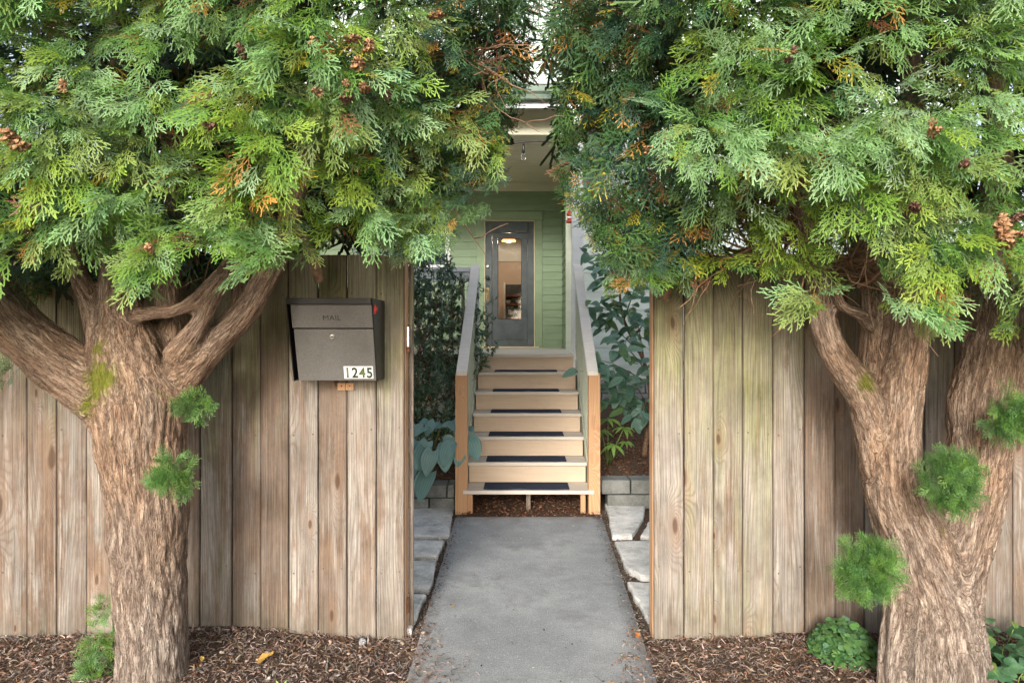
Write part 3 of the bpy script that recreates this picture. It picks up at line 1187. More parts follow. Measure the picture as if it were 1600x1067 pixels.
SL = RISE / RUN
for x0, x1 in ((-0.508, -0.482), (0.548, 0.574)):
    slope_board('stringer', x0, x1, 5.70, 0.22, TY + 6 * RUN, 0.22 + (TY + 6 * RUN - 5.70) * SL, 0.27, M['sage'])
box('stringer_foot', -0.462, -0.42, 5.63, 5.69, -0.02, TZ - 0.034, M['cedar'], st)
box('stringer_foot', 0.472, 0.512, 5.63, 5.69, -0.02, TZ - 0.034, M['cedar'], st)
box('stringer_foot', 0.022, 0.060, 5.72, 5.78, -0.02, TZ - 0.034, M['wood'], st)['tone'] = 0.8
slope_board('stringer', 0.022, 0.060, 5.79, 0.10, 7.2, 0.10 + 1.41 * SL, 0.2, M['cedar'])
posts = []
for x0, x1 in ((-0.560, -0.460), (0.534, 0.630)):
    box('post', x0, x1, 5.600, 5.690, -0.02, 1.139, M['cedar'], st, 0.004, 2)
    pz = 1.148
    xa, xb = (-0.552, -0.462) if x0 < 0 else (0.522, 0.612)
    slope_board('handrail', xa, xb, 5.592, pz + 0.006, 7.215, pz + 0.006 + (7.215 - 5.592) * 0.640, 0.036, M['rail'])
    # lower rail and balusters
    xm = (xa + xb) / 2
    s = 1 if x0 > 0 else -1
    slope_board('bottom_rail', xm - 0.018, xm + 0.018, 5.692, 0.36, 7.28, 0.36 + (7.28 - 5.692) * 0.640, 0.06, M['sage'])
    for k in range(13):
        y = 5.78 + k * 0.118
        zz = 0.36 + (y - 5.692) * 0.64
        box('baluster', xm - 0.017, xm + 0.017, y, y + 0.034, zz - 0.01, pz - 0.03 + (y - 5.592) * 0.64, M['sage'], st, 0.002)
    box('top_post', xm - 0.038, xm + 0.038, 7.225, 7.30, 1.10, 2.16 if s < 0 else 2.19, M['white'], st)

mat_o = None
for n in range(6):
    y0 = TY + n * RUN
    z = TZ + n * RISE
    vs, fs = [], []
    nx_, ny_ = 24, 6
    Wm, Dm, H = 0.705 - 0.012 * n, 0.245, 0.010
    for lay in (0, 1):
        for j in range(ny_ + 1):
            for i in range(nx_ + 1):
                u, v = i / nx_, j / ny_
                xx = (u - 0.5) * Wm + 0.002 * vn(u * 5, v * 5, n, 2)
                yy = v * Dm + 0.004 * vn(u * 3, n, 4, 2)
                e = 0.010 * max(0, vn(u * 3 + n * 7, 3, 1, 1.3)) * (1 - v) ** 2
                vs.append((xx, yy, (H if lay else 0) + e))
    W_ = nx_ + 1
    A = W_ * (ny_ + 1)
    for j in range(ny_):
        for i in range(nx_):
            a = j * W_ + i
            fs.append((a + A, a + 1 + A, a + W_ + 1 + A, a + W_ + A))
            fs.append((a, a + W_, a + W_ + 1, a + 1))
    for i in range(nx_):
        fs.append((i, i + 1, i + 1 + A, i + A))
        a = ny_ * W_ + i
        fs.append((a + 1, a, a + A, a + 1 + A))
    for j in range(ny_):
        a = j * W_
        fs.append((a + W_, a, a + A, a + W_ + A))
        a = j * W_ + nx_
        fs.append((a, a + W_, a + W_ + A, a + A))
    nm = ['on the lowest tread', 'on the second tread from the ground', 'on the third tread from the ground', 'on the fourth tread from the ground', 'on the fifth tread from the ground', 'on the highest tread, just below the landing'][n]
    o = link('stair_mat', mesh_from('stair_mat', vs, fs), M['mat'], None, (0.024, y0 + 0.018, z + 0.0006))
    tag(o, 'dark navy ribbed stair mat ' + nm, 'mat', 'dark mats on the stair treads')

# ================================================================== HOUSE
WY = 10.30                     # door wall
LZ = 1.243                     # porch floor
hs = tag(empty('house', (0.0, WY, 0)), 'green clapboard house with a covered porch and pale upper wall', 'house')
CZ = 3.74                      # porch ceiling
XR = 0.580                     # right end of the door wall
WR = 9.35                      # face of the right wing

# porch floor boards
y = TY + 6 * RUN
k = 0
while y < WY:
    box('deck_board', -2.9, 0.655, y + 0.002, y + 0.138, LZ - 0.034, LZ, M['tread'], hs, 0.003)
    y += 0.14
    if y > 9.9 and k == 0:
        k = 1
box('skirt', -2.9, -0.53, 7.36, 7.385, 0.15, LZ - 0.04, M['sage'], hs)
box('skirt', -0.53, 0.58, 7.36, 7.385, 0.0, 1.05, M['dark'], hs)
box('skirt', 0.62, 0.645, 7.38, 9.3, 0.15, LZ - 0.04, M['sage'], hs)


def lap_mesh(W, e):
    """one clapboard, face towards -Y, bottom edge proud"""
    vs = [(-W / 2, -0.017, 0), (W / 2, -0.017, 0), (W / 2, 0, 0), (-W / 2, 0, 0),
          (-W / 2, -0.005, e + 0.0005), (W / 2, -0.005, e + 0.0005), (W / 2, 0, e + 0.0005), (-W / 2, 0, e + 0.0005)]
    return mesh_from('siding_board', vs, BOXF)


def siding(x0, x1, y, z0, z1, e, mat, parent=hs, rot=0.0, name='siding_board'):
    me = lap_mesh(x1 - x0, e)
    me.materials.append(mat)
    z = z0
    while z < z1 - 0.01:
        o = bpy.data.objects.new(name, me)
        COL.objects.link(o)
        o.parent = parent
        if rot:
            o.location = Vector((y, (x0 + x1) / 2, z)) - parent.location
            o.rotation_euler = (0, 0, rot)
        else:
            o.location = Vector(((x0 + x1) / 2, y, z)) - parent.location
        if z + e > z1:
            o.scale = (1, 1, (z1 - z) / e)
        z += e


DX0, DX1 = -0.588, 0.172           # door opening with frame
CT = 3.30                          # top of the casing
E = 0.114
siding(0.285, XR - 0.001, WY, LZ + 0.002, CT, E, M['green'])
siding(-0.80, -0.712, WY, LZ + 0.002, CT, E, M['green'])
siding(-1.0, XR - 0.001, WY, CT + 0.003, CZ - 0.14, E, M['green'])
siding(-3.4, -2.02, WY, LZ + 0.002, CZ - 0.14, E, M['green'])
siding(-1.08, -0.80, WY, LZ + 0.002, CT, E, M['green'])
siding(-2.02, -1.08, WY, LZ + 0.002, 2.35, E, M['green'])
siding(-2.02, -1.0, WY, CT + 0.003, CZ - 0.14, E, M['green'])
# return wall, facing left
siding(WR + 0.02, WY - 0.001, XR + 0.018, LZ + 0.002, CZ - 0.14, E, M['green'], rot=-math.pi / 2)
# casing, frame
ct = M['greentrim']
box('door_casing', -0.710, DX0 - 0.001, WY - 0.022, WY, LZ, 3.16, ct, hs)
box('door_casing', DX1 + 0.001, 0.284, WY - 0.022, WY, LZ, 3.16, ct, hs)
box('door_casing', -0.715, 0.289, WY - 0.026, WY, 3.162, CT - 0.002, ct, hs)
fr = M['frame']
box('door_frame', DX0, DX0 + 0.012, WY - 0.03, WY + 0.09, LZ, 3.148, fr, hs, 0.002)
box('door_frame', DX1 - 0.014, DX1, WY - 0.03, WY + 0.09, LZ, 3.148, fr, hs, 0.002)
box('door_frame', DX0, DX1, WY - 0.03, WY + 0.09, 3.149, 3.161, fr, hs, 0.002)
box('threshold', DX0 - 0.03, DX1 + 0.06, WY - 0.09, WY + 0.05, LZ + 0.002, LZ + 0.022, fr, hs, 0.004)
box('baseboard_trim', 0.286, XR, WY - 0.03, WY - 0.018, LZ, LZ + 0.006, M['green'], hs, 0)

# the door
sx0, sx1, sz0, sz1 = DX0 + 0.014, DX1 - 0.016, LZ + 0.026, 3.146
gx0, gx1, gz0, gz1 = px_x(777.8, WY), px_x(815, WY), EYE + (VY - 499) / F * WY, EYE + (VY - 372.7) / F * WY
gx0 = gx0
dr = box('door', gx0 - 0.085, gx1 + 0.085, WY + 0.022, WY + 0.045, gz1 + 0.001, gz1 + 0.085, M['door'], hs, 0.003)
dr.name = 'door'
D = dict(parent=dr)
box('door_panel', gx0 - 0.085, gx1 + 0.085, WY + 0.022, WY + 0.045, sz0 + 0.10, gz0 - 0.001, M['door'], dr, 0.003)
box('door_panel', gx0 - 0.085, gx0 - 0.001, WY + 0.022, WY + 0.045, gz0, gz1, M['door'], dr, 0.003)
box('door_panel', gx1 + 0.001, gx1 + 0.085, WY + 0.022, WY + 0.045, gz0, gz1, M['door'], dr, 0.003)
box('door_stile', sx0, gx0 - 0.088, WY + 0.008, WY + 0.05, sz0, sz1, M['door'], dr, 0.004)
box('door_stile', gx1 + 0.088, sx1, WY + 0.008, WY + 0.05, sz0, sz1, M['door'], dr, 0.004)
box('door_rail', gx0 - 0.087, gx1 + 0.087, WY + 0.008, WY + 0.05, gz1 + 0.088, sz1, M['door'], dr, 0.004)
box('door_rail', gx0 - 0.087, gx1 + 0.087, WY + 0.010, WY + 0.05, sz0, sz0 + 0.098, M['door'], dr, 0.004)
box('glass_pane', gx0 + .001, gx1 - .001, WY + 0.032, WY + 0.037, gz0 + .001, gz1 - .001, M['glass'], dr, 0)
for (a, b2, c_, d_) in ((gx0, gx0 + .008, gz0, gz1), (gx1 - .008, gx1, gz0, gz1), (gx0 + .008, gx1 - .008, gz0, gz0 + .008), (gx0 + .008, gx1 - .008, gz1 - .008, gz1)):
    box('glazing_bead', a, b2, WY + 0.018, WY + 0.030, c_, d_, M['black'], dr, 0.001)
hx = sx0 + 0.035
lathe('deadbolt', [(0.028, 0), (0.028, 0.008), (0.018, 0.016), (0.017, 0.02)], M['steel'], dr, (hx, WY + 0.008, EYE + (VY - 416) / F * WY), 'Y')
lathe('door_knob', [(0.026, 0), (0.026, 0.006), (0.012, 0.01), (0.012, 0.03), (0.028, 0.04), (0.029, 0.055), (0.016, 0.066)], M['black'], dr, (hx, WY + 0.008, EYE + (VY - 434) / F * WY), 'Y')
pz = EYE + (VY - 460) / F * WY
box('handle_plate', hx - 0.022, hx + 0.022, WY + 0.002, WY + 0.0075, pz - 0.10, pz + 0.10, M['brass'], dr, 0.002)
tube('handle', [(hx, WY + 0.001, pz + 0.07), (hx, WY - 0.035, pz + 0.06), (hx, WY - 0.04, pz), (hx, WY - 0.035, pz - 0.06), (hx, WY + 0.001, pz - 0.07)], 0.008, M['brass'], dr)

# wall core behind the boards
core = M['sage']
box('wall', -3.4, DX0 - 0.001, WY + 0.001, WY + 0.12, 0.3, CZ + 0.25, M['green'], hs, 0)
box('wall', DX1 + 0.001, 6.0, WY + 0.001, WY + 0.12, 0.3, CZ + 0.25, M['green'], hs, 0)
box('wall', DX0, DX1, WY + 0.001, WY + 0.12, 3.163, CZ + 0.25, M['green'], hs, 0)
box('wall', XR + 0.019, XR + 0.10, WR + 0.01, WY - 0.001, 0.3, CZ + 0.25, M['green'], hs, 0)
box('wall', XR + 0.102, 6.0, WR + 0.001, WR + 0.10, 0.75, 7.5, M['mint'], hs, 0)
box('wall', -3.4, 6.0, WR + 0.15, WR + 0.25, CZ + 0.26, 7.5, M['mint'], hs, 0)
box('wall', -3.5, -3.4, WR, WY + 3, 0.3, 7.5, M['green'], hs, 0)
box('wall', 6.0, 6.1, WR, WY + 3, 0.3, 7.5, M['mint'], hs, 0)
# trim board under the ceiling
box('frieze_board', -3.4, XR - 0.002, WY - 0.028, WY, CZ - 0.14, CZ - 0.002, M['beam'], hs)
# ceiling boards
y = 7.95
while y < WY:
    box('ceiling_board', -3.4, XR + 0.30, y + 0.002, min(y + 0.148, WY), CZ, CZ + 0.018, M['ceil'], hs, 0.003)
    y += 0.15
bz0 = EYE + (VY - 215) / F * 7.9
box('porch_beam', -3.4, 0.70, 7.80, 7.94, bz0, bz0 + 0.42, M['beam'], hs, 0.006)
# soffit, fascia, gutter
z1_ = EYE + (VY - 170) / F * 7.45
z2_ = EYE + (VY - 159) / F * 7.42
box('soffit', -3.5, 1.2, 7.46, 7.80, z1_ + 0.12, z1_ + 0.14, M['ceil'], hs, 0.002)
box('fascia', -3.5, 1.2, 7.43, 7.455, z1_, z2_ + 0.10, M['white'], hs, 0.003)
gz = z2_ + 0.002
prof = [(7.425, gz + 0.004), (7.345, gz + 0.004), (7.335, gz + 0.05), (7.31, gz + 0.075), (7.305, gz + 0.14), (7.295, gz + 0.142), (7.295, gz + 0.15), (7.31, gz + 0.152), (7.316, gz + 0.13),
        (7.425, gz + 0.13)]
vs = [(x, a, b2) for x in (-3.5, 1.2) for a, b2 in prof]
npf = len(prof)
fs = [(i, (i + 1) % npf, npf + (i + 1) % npf, npf + i) for i in range(npf)] + [tuple(range(npf)), tuple(range(npf, 2 * npf))[::-1]]
me = mesh_from('gutter', [(x + 1.15, a - 7.36, b2 - gz) for x, a, b2 in vs], fs)
bevel_mesh(me, 0)
link('gutter', me, M['gutter'], hs, (-1.15, 7.36, gz))
# porch roof slope
hexa('roof', [(-3.55, 7.40, gz + 0.135), (1.25, 7.40, gz + 0.135), (1.25, WR + 0.1, gz + 0.60), (-3.55, WR + 0.1, gz + 0.60),
              (-3.55, 7.40, gz + 0.155), (1.25, 7.40, gz + 0.155), (1.25, WR + 0.1, gz + 0.63), (-3.55, WR + 0.1, gz + 0.63)], M['found'], hs, 0.002)
# right wing and upper storey siding
siding(0.82, 6.0, WR, 0.76, 7.4, 0.255, M['mint'])
siding(-3.4, 0.815, WR + 0.149, 4.55, 7.4, 0.255, M['mint'])
box('corner_board', XR - 0.004, 0.664, WR - 0.02, WR, 0.8, CZ, M['sage'], hs)
box('corner_board', 0.666, 0.818, WR - 0.024, WR, 0.76, 7.4, M['white'], hs)
# foundation
fw = block_wall('foundation_wall', 0.66, 4.4, WR - 0.05, 0.06, 4, 0.195, 0.40, M['found'], 'grey foundation blocks', dep=0.15)
for k_ in ('category', 'label'):
    if k_ in fw:
        del fw[k_]
for c in list(fw.children):
    wl = fw.location + c.location
    c.parent = hs
    c.location = wl - hs.location
bpy.data.objects.remove(fw)
# porch post
pc = box('porch_post', 0.528, 0.646, 7.40, 7.52, LZ, bz0 + 0.3, M['white'], hs, 0.005, 2)
# small window left of the door
wx0, wx1, wz0, wz1 = -1.98, -1.10, 2.42, 3.42
wn = box('window', wx0, wx1, WY - 0.03, WY - 0.002, wz1 - 0.08, wz1, M['white'], hs)
box('window_frame', wx0, wx1, WY - 0.03, WY - 0.002, wz0, wz0 + 0.07, M['white'], wn)
box('window_frame', wx0, wx0 + 0.08, WY - 0.029, WY - 0.002, wz0 + .071, wz1 - .081, M['white'], wn)
box('window_frame', wx1 - 0.08, wx1, WY - 0.029, WY - 0.002, wz0 + .071, wz1 - .081, M['white'], wn)
box('window_frame', wx0 + .081, wx1 - .081, WY - 0.027, WY - 0.004, (wz0 + wz1) / 2, (wz0 + wz1) / 2 + .04, M['white'], wn)
box('pane', wx0 + 0.081, wx1 - 0.081, WY - 0.014, WY - 0.008, wz0 + .071, wz1 - .081, simple('window_glass', (0.09, 0.12, 0.13), 0.06, 0.1, 2, spec=0.8), wn, 0)
# landing guard rail running left from the stair
gr = empty('guard_rail', (-1.4, 7.25, LZ))
tag(gr, 'white porch guard rail behind the dark shrub, running left from the stair head', 'railing')
box('top_rail', -2.9, -0.475, 7.222, 7.30, 2.115, 2.165, M['white'], gr)
box('rail_board', -2.9, -0.55, 7.235, 7.262, 2.01, 2.112, M['white'], gr)
box('bottom_rail', -2.9, -0.55, 7.235, 7.275, 1.34, 1.40, M['sage'], gr)
for k in range(19):
    x = -2.82 + k * 0.12
    box('baluster', x, x + 0.035, 7.238, 7.272, 1.401, 2.009, M['sage'], gr, 0.002)

# room behind the door
rm = M['plaster']
box('interior_wall', -1.2, 1.4, WY + 2.3, WY + 2.36, LZ, 3.9, rm, hs, 0)
box('interior_wall', -1.26, -1.2, WY + 0.13, WY + 2.36, LZ, 3.9, rm, hs, 0)
box('interior_wall', 1.4, 1.46, WY + 0.13, WY + 2.36, LZ, 3.9, rm, hs, 0)
box('interior_ceiling', -1.26, 1.46, WY + 0.13, WY + 2.36, 3.55, 3.6, M['plasterw'], hs, 0)
box('interior_wall', -1.2, 1.4, WY + 2.26, WY + 2.298, 2.78, 3.55, M['plasterw'], hs, 0)
box('interior_floor', -1.26, 1.46, WY + 0.13, WY + 2.36, LZ - 0.06, LZ - 0.002, M['shelf'], hs, 0)
SY = WY + 1.5


def ip(px, py, Y=SY):
    return P(px, py, Y)


sh = tag(empty('shelf_unit', (0.02, SY + 0.2, LZ)), 'dark red wood shelf with small things, seen through the door glass', 'shelf')
for a, b2 in ((461, 463.5), (473.5, 476), (495.5, 498)):
    p, q = ip(789.5, b2), ip(818, a)
    box('shelf_board', p.x, q.x, SY, SY + 0.25, p.z, q.z, M['shelf'], sh)
p, q = ip(789.5, 507), ip(818, 443)
box('back_panel', p.x, q.x, SY + 0.26, SY + 0.28, LZ, q.z, M['dark'], sh)
box('side_panel', p.x - 0.03, p.x - .001, SY - 0.01, SY + 0.28, LZ, q.z + 0.02, M['plasterw'], sh)
p, q = ip(791, 461), ip(808, 444)
tag(box('picture', p.x, q.x, SY + 0.1, SY + 0.13, p.z + 0.001, q.z, simple('dark_picture', (0.035, 0.035, 0.035), 0.4, 0.8, 18), None, 0.003), 'black framed picture on the top shelf behind the door glass', 'picture')
p, q = ip(791, 495.5), ip(801.5, 480)
pf = tag(empty('framed_print', ((p.x + q.x) / 2, SY + 0.1, p.z)), 'small framed print on the lowest shelf behind the door glass', 'picture')
box('picture_frame', p.x, q.x, SY + 0.1, SY + 0.12, p.z + .001, q.z, M['dark'], pf, 0.003)
box('print', p.x + .03, q.x - .03, SY + 0.094, SY + 0.0985, p.z + .05, q.z - .04, M['plaster'], pf, 0.001)
for px in (793.5, 810):
    q = ip(px, 473.5)
    tag(lathe('bowl', [(0.02, 0), (0.045, 0.02), (0.055, 0.05), (0.05, 0.052), (0.03, 0.015)], M['plasterw'], None, (q.x, SY + 0.1, q.z + 0.001)),
        'small white bowl on the middle shelf, ' + ('left' if px < 800 else 'right') + ' of the two', 'bowl')
lp_ = P(795, 373.5, WY + 0.95)
lm = tag(empty('pendant_lamp', lp_), 'glowing orange dome lamp seen at the top of the door glass', 'lamp')
lathe('lamp_shade', [(0.115, 0.0), (0.112, 0.012), (0.09, 0.045), (0.05, 0.065), (0.02, 0.07)], M['glow'], lm, lp_ - Vector((0, 0, 0.04)))
tube('cord', [lp_ + Vector((0, 0, 0.03)), Vector((lp_.x, lp_.y, 3.55))], 0.003, M['black'], lm)
ld = bpy.data.lights.new('lamp_light', 'POINT')
ld.energy = 75
ld.color = (1.0, 0.78, 0.55)
ld.shadow_soft_size = 0.03
lo = bpy.data.objects.new('lamp_light', ld)
COL.objects.link(lo)
lo.parent = lm
lo.location = (0, 0, -0.03)

# string light under the porch beam
pts = [P(690 + i * 10, 226 + 3.0 * math.sin((i - 3) * 0.42) - (i - 9) * 0.35, 7.75) for i in range(24)]
sl_ = tag(empty('string_light', P(818, 224, 7.75)), 'black string light cable with one clear bulb hanging under the porch beam', 'string light')
tube('cable', pts, 0.009, M['black'], sl_, 6)
q = P(818, 225, 7.75)
lathe('bulb_socket', [(0.010, 0.0), (0.013, -0.03), (0.017, -0.06), (0.017, -0.10), (0.012, -0.104)], M['black'], sl_, q)
lathe('bulb', [(0.012, -0.104), (0.026, -0.13), (0.030, -0.155), (0.020, -0.185), (0.003, -0.195)], M['glass'], sl_, q)
# red ornament hanging beside the corner board
q = P(890, 341, 9.0)
ro = tag(empty('hanging_ornament', q), 'small red and white ornament hanging beside the white porch post', 'ornament')
lathe('ornament_body', [(0.012, -0.07), (0.045, -0.062), (0.05, -0.035), (0.028, -0.02), (0.03, 0.03), (0.045, 0.05), (0.02, 0.09)], simple('dull_red', (0.33, 0.05, 0.035), 0.5, 0.5, 25), ro, q)
lathe('ornament_band', [(0.034, -0.004), (0.037, 0.004), (0.034, 0.018)], M['white'], ro, q)
tube('hook', [q + Vector((0, 0, 0.085)), q + Vector((0.01, 0, 0.18)), q + Vector((0, 0, 0.30))], 0.004, M['black'], ro, 6)

# ================================================================== TREES
def resample(pts, rads, step=0.012):
    P_, R_ = [], []
    n = len(pts)
    for i in range(n - 1):
        p0 = pts[max(i - 1, 0)]; p1 = pts[i]; p2 = pts[i + 1]; p3 = pts[min(i + 2, n - 1)]
        k = max(2, int((p2 - p1).length / step))
        for q in range(k):
            t = q / k
            a = 0.5 * ((2 * p1) + (p2 - p0) * t + (2 * p0 - 5 * p1 + 4 * p2 - p3) * t * t + (3 * p1 - p0 - 3 * p2 + p3) * t ** 3)
            P_.append(a)
            R_.append(rads[i] * (1 - t) + rads[i + 1] * t)
    P_.append(pts[-1]); R_.append(rads[-1])
    return P_, R_


def build_trunk(name, limbs, moss, parent, knots=(), flute=0.0, rs_=0.91):
    """limbs: list of [(px,py,r_px,Y), ...]; swept, fused by a voxel remesh, then given bark relief"""
    VS, FS = [], []
    S, T_, A_, B_, L_, RR, ID = [], [], [], [], [], [], []
    for li, lb_ in enumerate(limbs):
        pts = [P(a, b2, Y) for a, b2, r, Y in lb_]
        rads = [r * rs_ * Y / F for a, b2, r, Y in lb_]
        pp, rr = resample(pts, rads)
        vs, fs = tube_geo(pp, rr, 20)
        o = len(VS)
        VS += vs
        FS += [tuple(i + o for i in f) for f in fs]
        # frames
        u = Vector((1, 0, 0))
        s = 0.0
        for i, p in enumerate(pp):
            t = (pp[min(i + 1, len(pp) - 1)] - pp[max(i - 1, 0)]).normalized()
            u = (u - t * u.dot(t)).normalized()
            v = t.cross(u)
            if i:
                s += (p - pp[i - 1]).length
            S.append(p); A_.append(u.copy()); B_.append(v); L_.append(s + pp[0].z); RR.append(rr[i]); ID.append(li); T_.append(t)
    me = mesh_from(name, VS, FS)
    o = bpy.data.objects.new(name, me)
    COL.objects.link(o)
    md = o.modifiers.new('r', 'REMESH')
    md.mode = 'VOXEL'
    md.voxel_size = 0.0110
    sm = o.modifiers.new('s', 'SMOOTH')
    sm.iterations = 14
    sm.factor = 0.6
    bpy.context.view_layer.update()
    me2 = bpy.data.meshes.new_from_object(o.evaluated_get(bpy.context.evaluated_depsgraph_get()))
    bpy.data.objects.remove(o)
    n = len(me2.vertices)
    co = np.empty(n * 3, np.float32); me2.vertices.foreach_get('co', co); co = co.reshape(-1, 3)
    no = np.empty(n * 3, np.float32); me2.vertices.foreach_get('normal', no); no = no.reshape(-1, 3)
    S = np.array(S); A_ = np.array(A_); B_ = np.array(B_); L_ = np.array(L_); RR = np.array(RR); ID = np.array(ID); T_ = np.array(T_)
    Q = np.zeros((n, 3), np.float64)
    W = np.zeros(n)
    RRv = np.zeros(n)
    for li in range(len(limbs)):
        m = np.where(ID == li)[0]
        best = np.full(n, 1e9); idx = np.zeros(n, int)
        for c0 in range(0, n, 20000):
            d = ((co[c0:c0 + 20000, None, :] - S[m][None, ::3, :]) ** 2).sum(2)
            k = d.argmin(1)
            idx[c0:c0 + 20000] = m[::3][k]
            best[c0:c0 + 20000] = np.sqrt(d.min(1))
        rel = co - S[idx]
        q = np.stack([(rel * A_[idx]).sum(1), (rel * B_[idx]).sum(1), L_[idx] + (rel * T_[idx]).sum(1)], 1)
        w = np.exp(-np.clip(best / RR[idx] - 0.9, 0, 6) * 16)
        Q += q * w[:, None]; W += w; RRv += RR[idx] * w
    W = np.maximum(W, 1e-9)
    Q /= W[:, None]
    RRv /= W
    fur = np.zeros(n, np.float32); mossy = np.zeros(n, np.float32); hl = np.zeros(n, np.float32)
    nz = mnoise.noise
    disp = np.zeros(n)
    for i in range(n):
        a, b2, s = Q[i]
        wob = nz(Vector((a * 6, b2 * 6, s * 5)))
        r1 = abs(nz(Vector((a * 30 + wob * 1.1, b2 * 30 + 9, s * 5.0))))
        r2 = abs(nz(Vector((a * 62 + wob, b2 * 62 + 4, s * 11))))
        big = nz(Vector((a * 7, b2 * 7, s * 2.2 + 3)))
        sc = min(1.0, RRv[i] / 0.10)
        f = 1 - min(1, r1 * 3.2)
        disp[i] = sc * (0.0085 * min(r1 * 3.2, 1) + 0.004 * min(r2 * 3, 1) - 0.008) + 0.020 * big * sc
        fur[i] = max(0, f * 0.8)
    if flute:
        for i in range(n):
            z = co[i, 2]
            k = max(0.0, min(1.0, (0.75 - z) / 0.75))
            if k > 0:
                a, b2, s = Q[i]
                th = math.atan2(b2, a)
                disp[i] += flute * k * (math.sin(th * 7 + s * 1.5) * 0.6 + nz(Vector((a * 16, b2 * 16, s * 1.5))) * 1.1)
    for kx, ky, kY, kr, kd in knots:
        kp = np.array(P(kx, ky, kY))
        d = np.sqrt(((co - kp) ** 2).sum(1)) / kr
        disp += kd * (np.exp(-d ** 2 * 1.2) - 1.5 * np.exp(-d ** 2 * 9))
        fur += np.exp(-d ** 2 * 6).astype(np.float32) * 0.9
    for mx, my, mY, mr_, ms_ in moss:
        mp = np.array(P(mx, my, mY))
        d = ((co - mp) ** 2).sum(1) / mr_ ** 2
        mossy = np.maximum(mossy, (np.exp(-d) * ms_).astype(np.float32))
    disp += mossy * 0.006
    co2 = co + no * disp[:, None]
    hl[:] = np.clip((0.95 - co[:, 2]) / 0.8, 0, 1) ** 1.2
    org = Vector((P(limbs[0][0][0], 0, limbs[0][0][3]).x, limbs[0][0][3], 0.0))
    me2.vertices.foreach_set('co', (co2 - np.array(org)).astype(np.float32).ravel())
    at = me2.attributes.new('barkco', 'FLOAT_VECTOR', 'POINT'); at.data.foreach_set('vector', Q.astype(np.float32).ravel())
    at = me2.attributes.new('mossy', 'FLOAT', 'POINT'); at.data.foreach_set('value', mossy)
    at = me2.attributes.new('furrow', 'FLOAT', 'POINT'); at.data.foreach_set('value', np.clip(fur, 0, 1).astype(np.float32))
    at = me2.attributes.new('height', 'FLOAT', 'POINT'); at.data.foreach_set('value', hl)
    me2.polygons.foreach_set('use_smooth', np.ones(len(me2.polygons), dtype=bool))
    me2.materials.clear()
    me2.update()
    me2.name = name
    return link('trunk', me2, M['bark'], parent, org)


def inside(poly, x, y):
    c = False
    j = len(poly) - 1
    for i in range(len(poly)):
        xi, yi = poly[i]; xj, yj = poly[j]
        if (yi > y) != (yj > y) and x < (xj - xi) * (y - yi) / (yj - yi) + xi:
            c = not c
        j = i
    return c


def proj(p):
    return VX + p.x / p.y * F, VY - (p.z - EYE) / p.y * F


# frond shapes, full and light
FR_HI = [frond(i, L) for i, L in enumerate((0.165, 0.18, 0.15, 0.14, 0.17, 0.20, 0.155))]
FR_LO = [frond(50 + i, L, 0.022, 0.017, 0.0062, 1) for i, L in enumerate((0.17, 0.16, 0.18, 0.14))]
FR_BK = [frond(70 + i, 0.17, 0.034, 0.030, 0.013, 1) for i in range(3)]
FR_SM = [frond(80 + i, L, 0.013, 0.012, 0.0042, 1) for i, L in enumerate((0.12, 0.13, 0.11))]
print('frond tris', [len(f[1]) for f in FR_HI], [len(f[1]) for f in FR_LO], [len(f[1]) for f in FR_SM])

GREENS = [(0.19, 0.335, 0.13), (0.17, 0.31, 0.05), (0.105, 0.22, 0.05), (0.245, 0.39, 0.185), (0.225, 0.335, 0.045), (0.23, 0.32, 0.09)]
SPROUT = [(0.095, 0.205, 0.045), (0.13, 0.26, 0.055), (0.075, 0.165, 0.045)]
DARKB = [(0.045, 0.075, 0.03), (0.06, 0.06, 0.03), (0.035, 0.065, 0.035), (0.075, 0.05, 0.03)]  # dead brown inner sprays, with the shade inside the crown put into the colour
DEEP = [(0.055, 0.13, 0.06), (0.07, 0.145, 0.045), (0.05, 0.11, 0.07), (0.085, 0.155, 0.05)]  # darker greens that carry the crown's shade in their colour
YEL = (0.42, 0.36, 0.045)
GOLD = (0.50, 0.27, 0.07)
RUST = (0.20, 0.085, 0.04)
PALE = [GREENS[0], GREENS[3], GREENS[5]]
# palette meshes for the single sprays
PALET = GREENS + [YEL, GOLD, (0.29, 0.40, 0.27), (0.17, 0.31, 0.10)] + [(0.055, 0.13, 0.06), (0.085, 0.17, 0.05), (0.055, 0.115, 0.08), (0.20, 0.085, 0.04)]
SPR = {}


def spray_mesh(k, c):
    if (k, c) not in SPR:
        v, t, s = FR_HI[k]
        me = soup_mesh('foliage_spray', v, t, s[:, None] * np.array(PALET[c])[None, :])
        me.materials.append(M['thuja'])
        SPR[(k, c)] = me
    return SPR[(k, c)]


def jit(c, a=0.16):
    k = random.uniform(1 - a, 1 + a)
    return (c[0] * k * random.uniform(0.9, 1.12), c[1] * k, c[2] * k * random.uniform(0.85, 1.2))


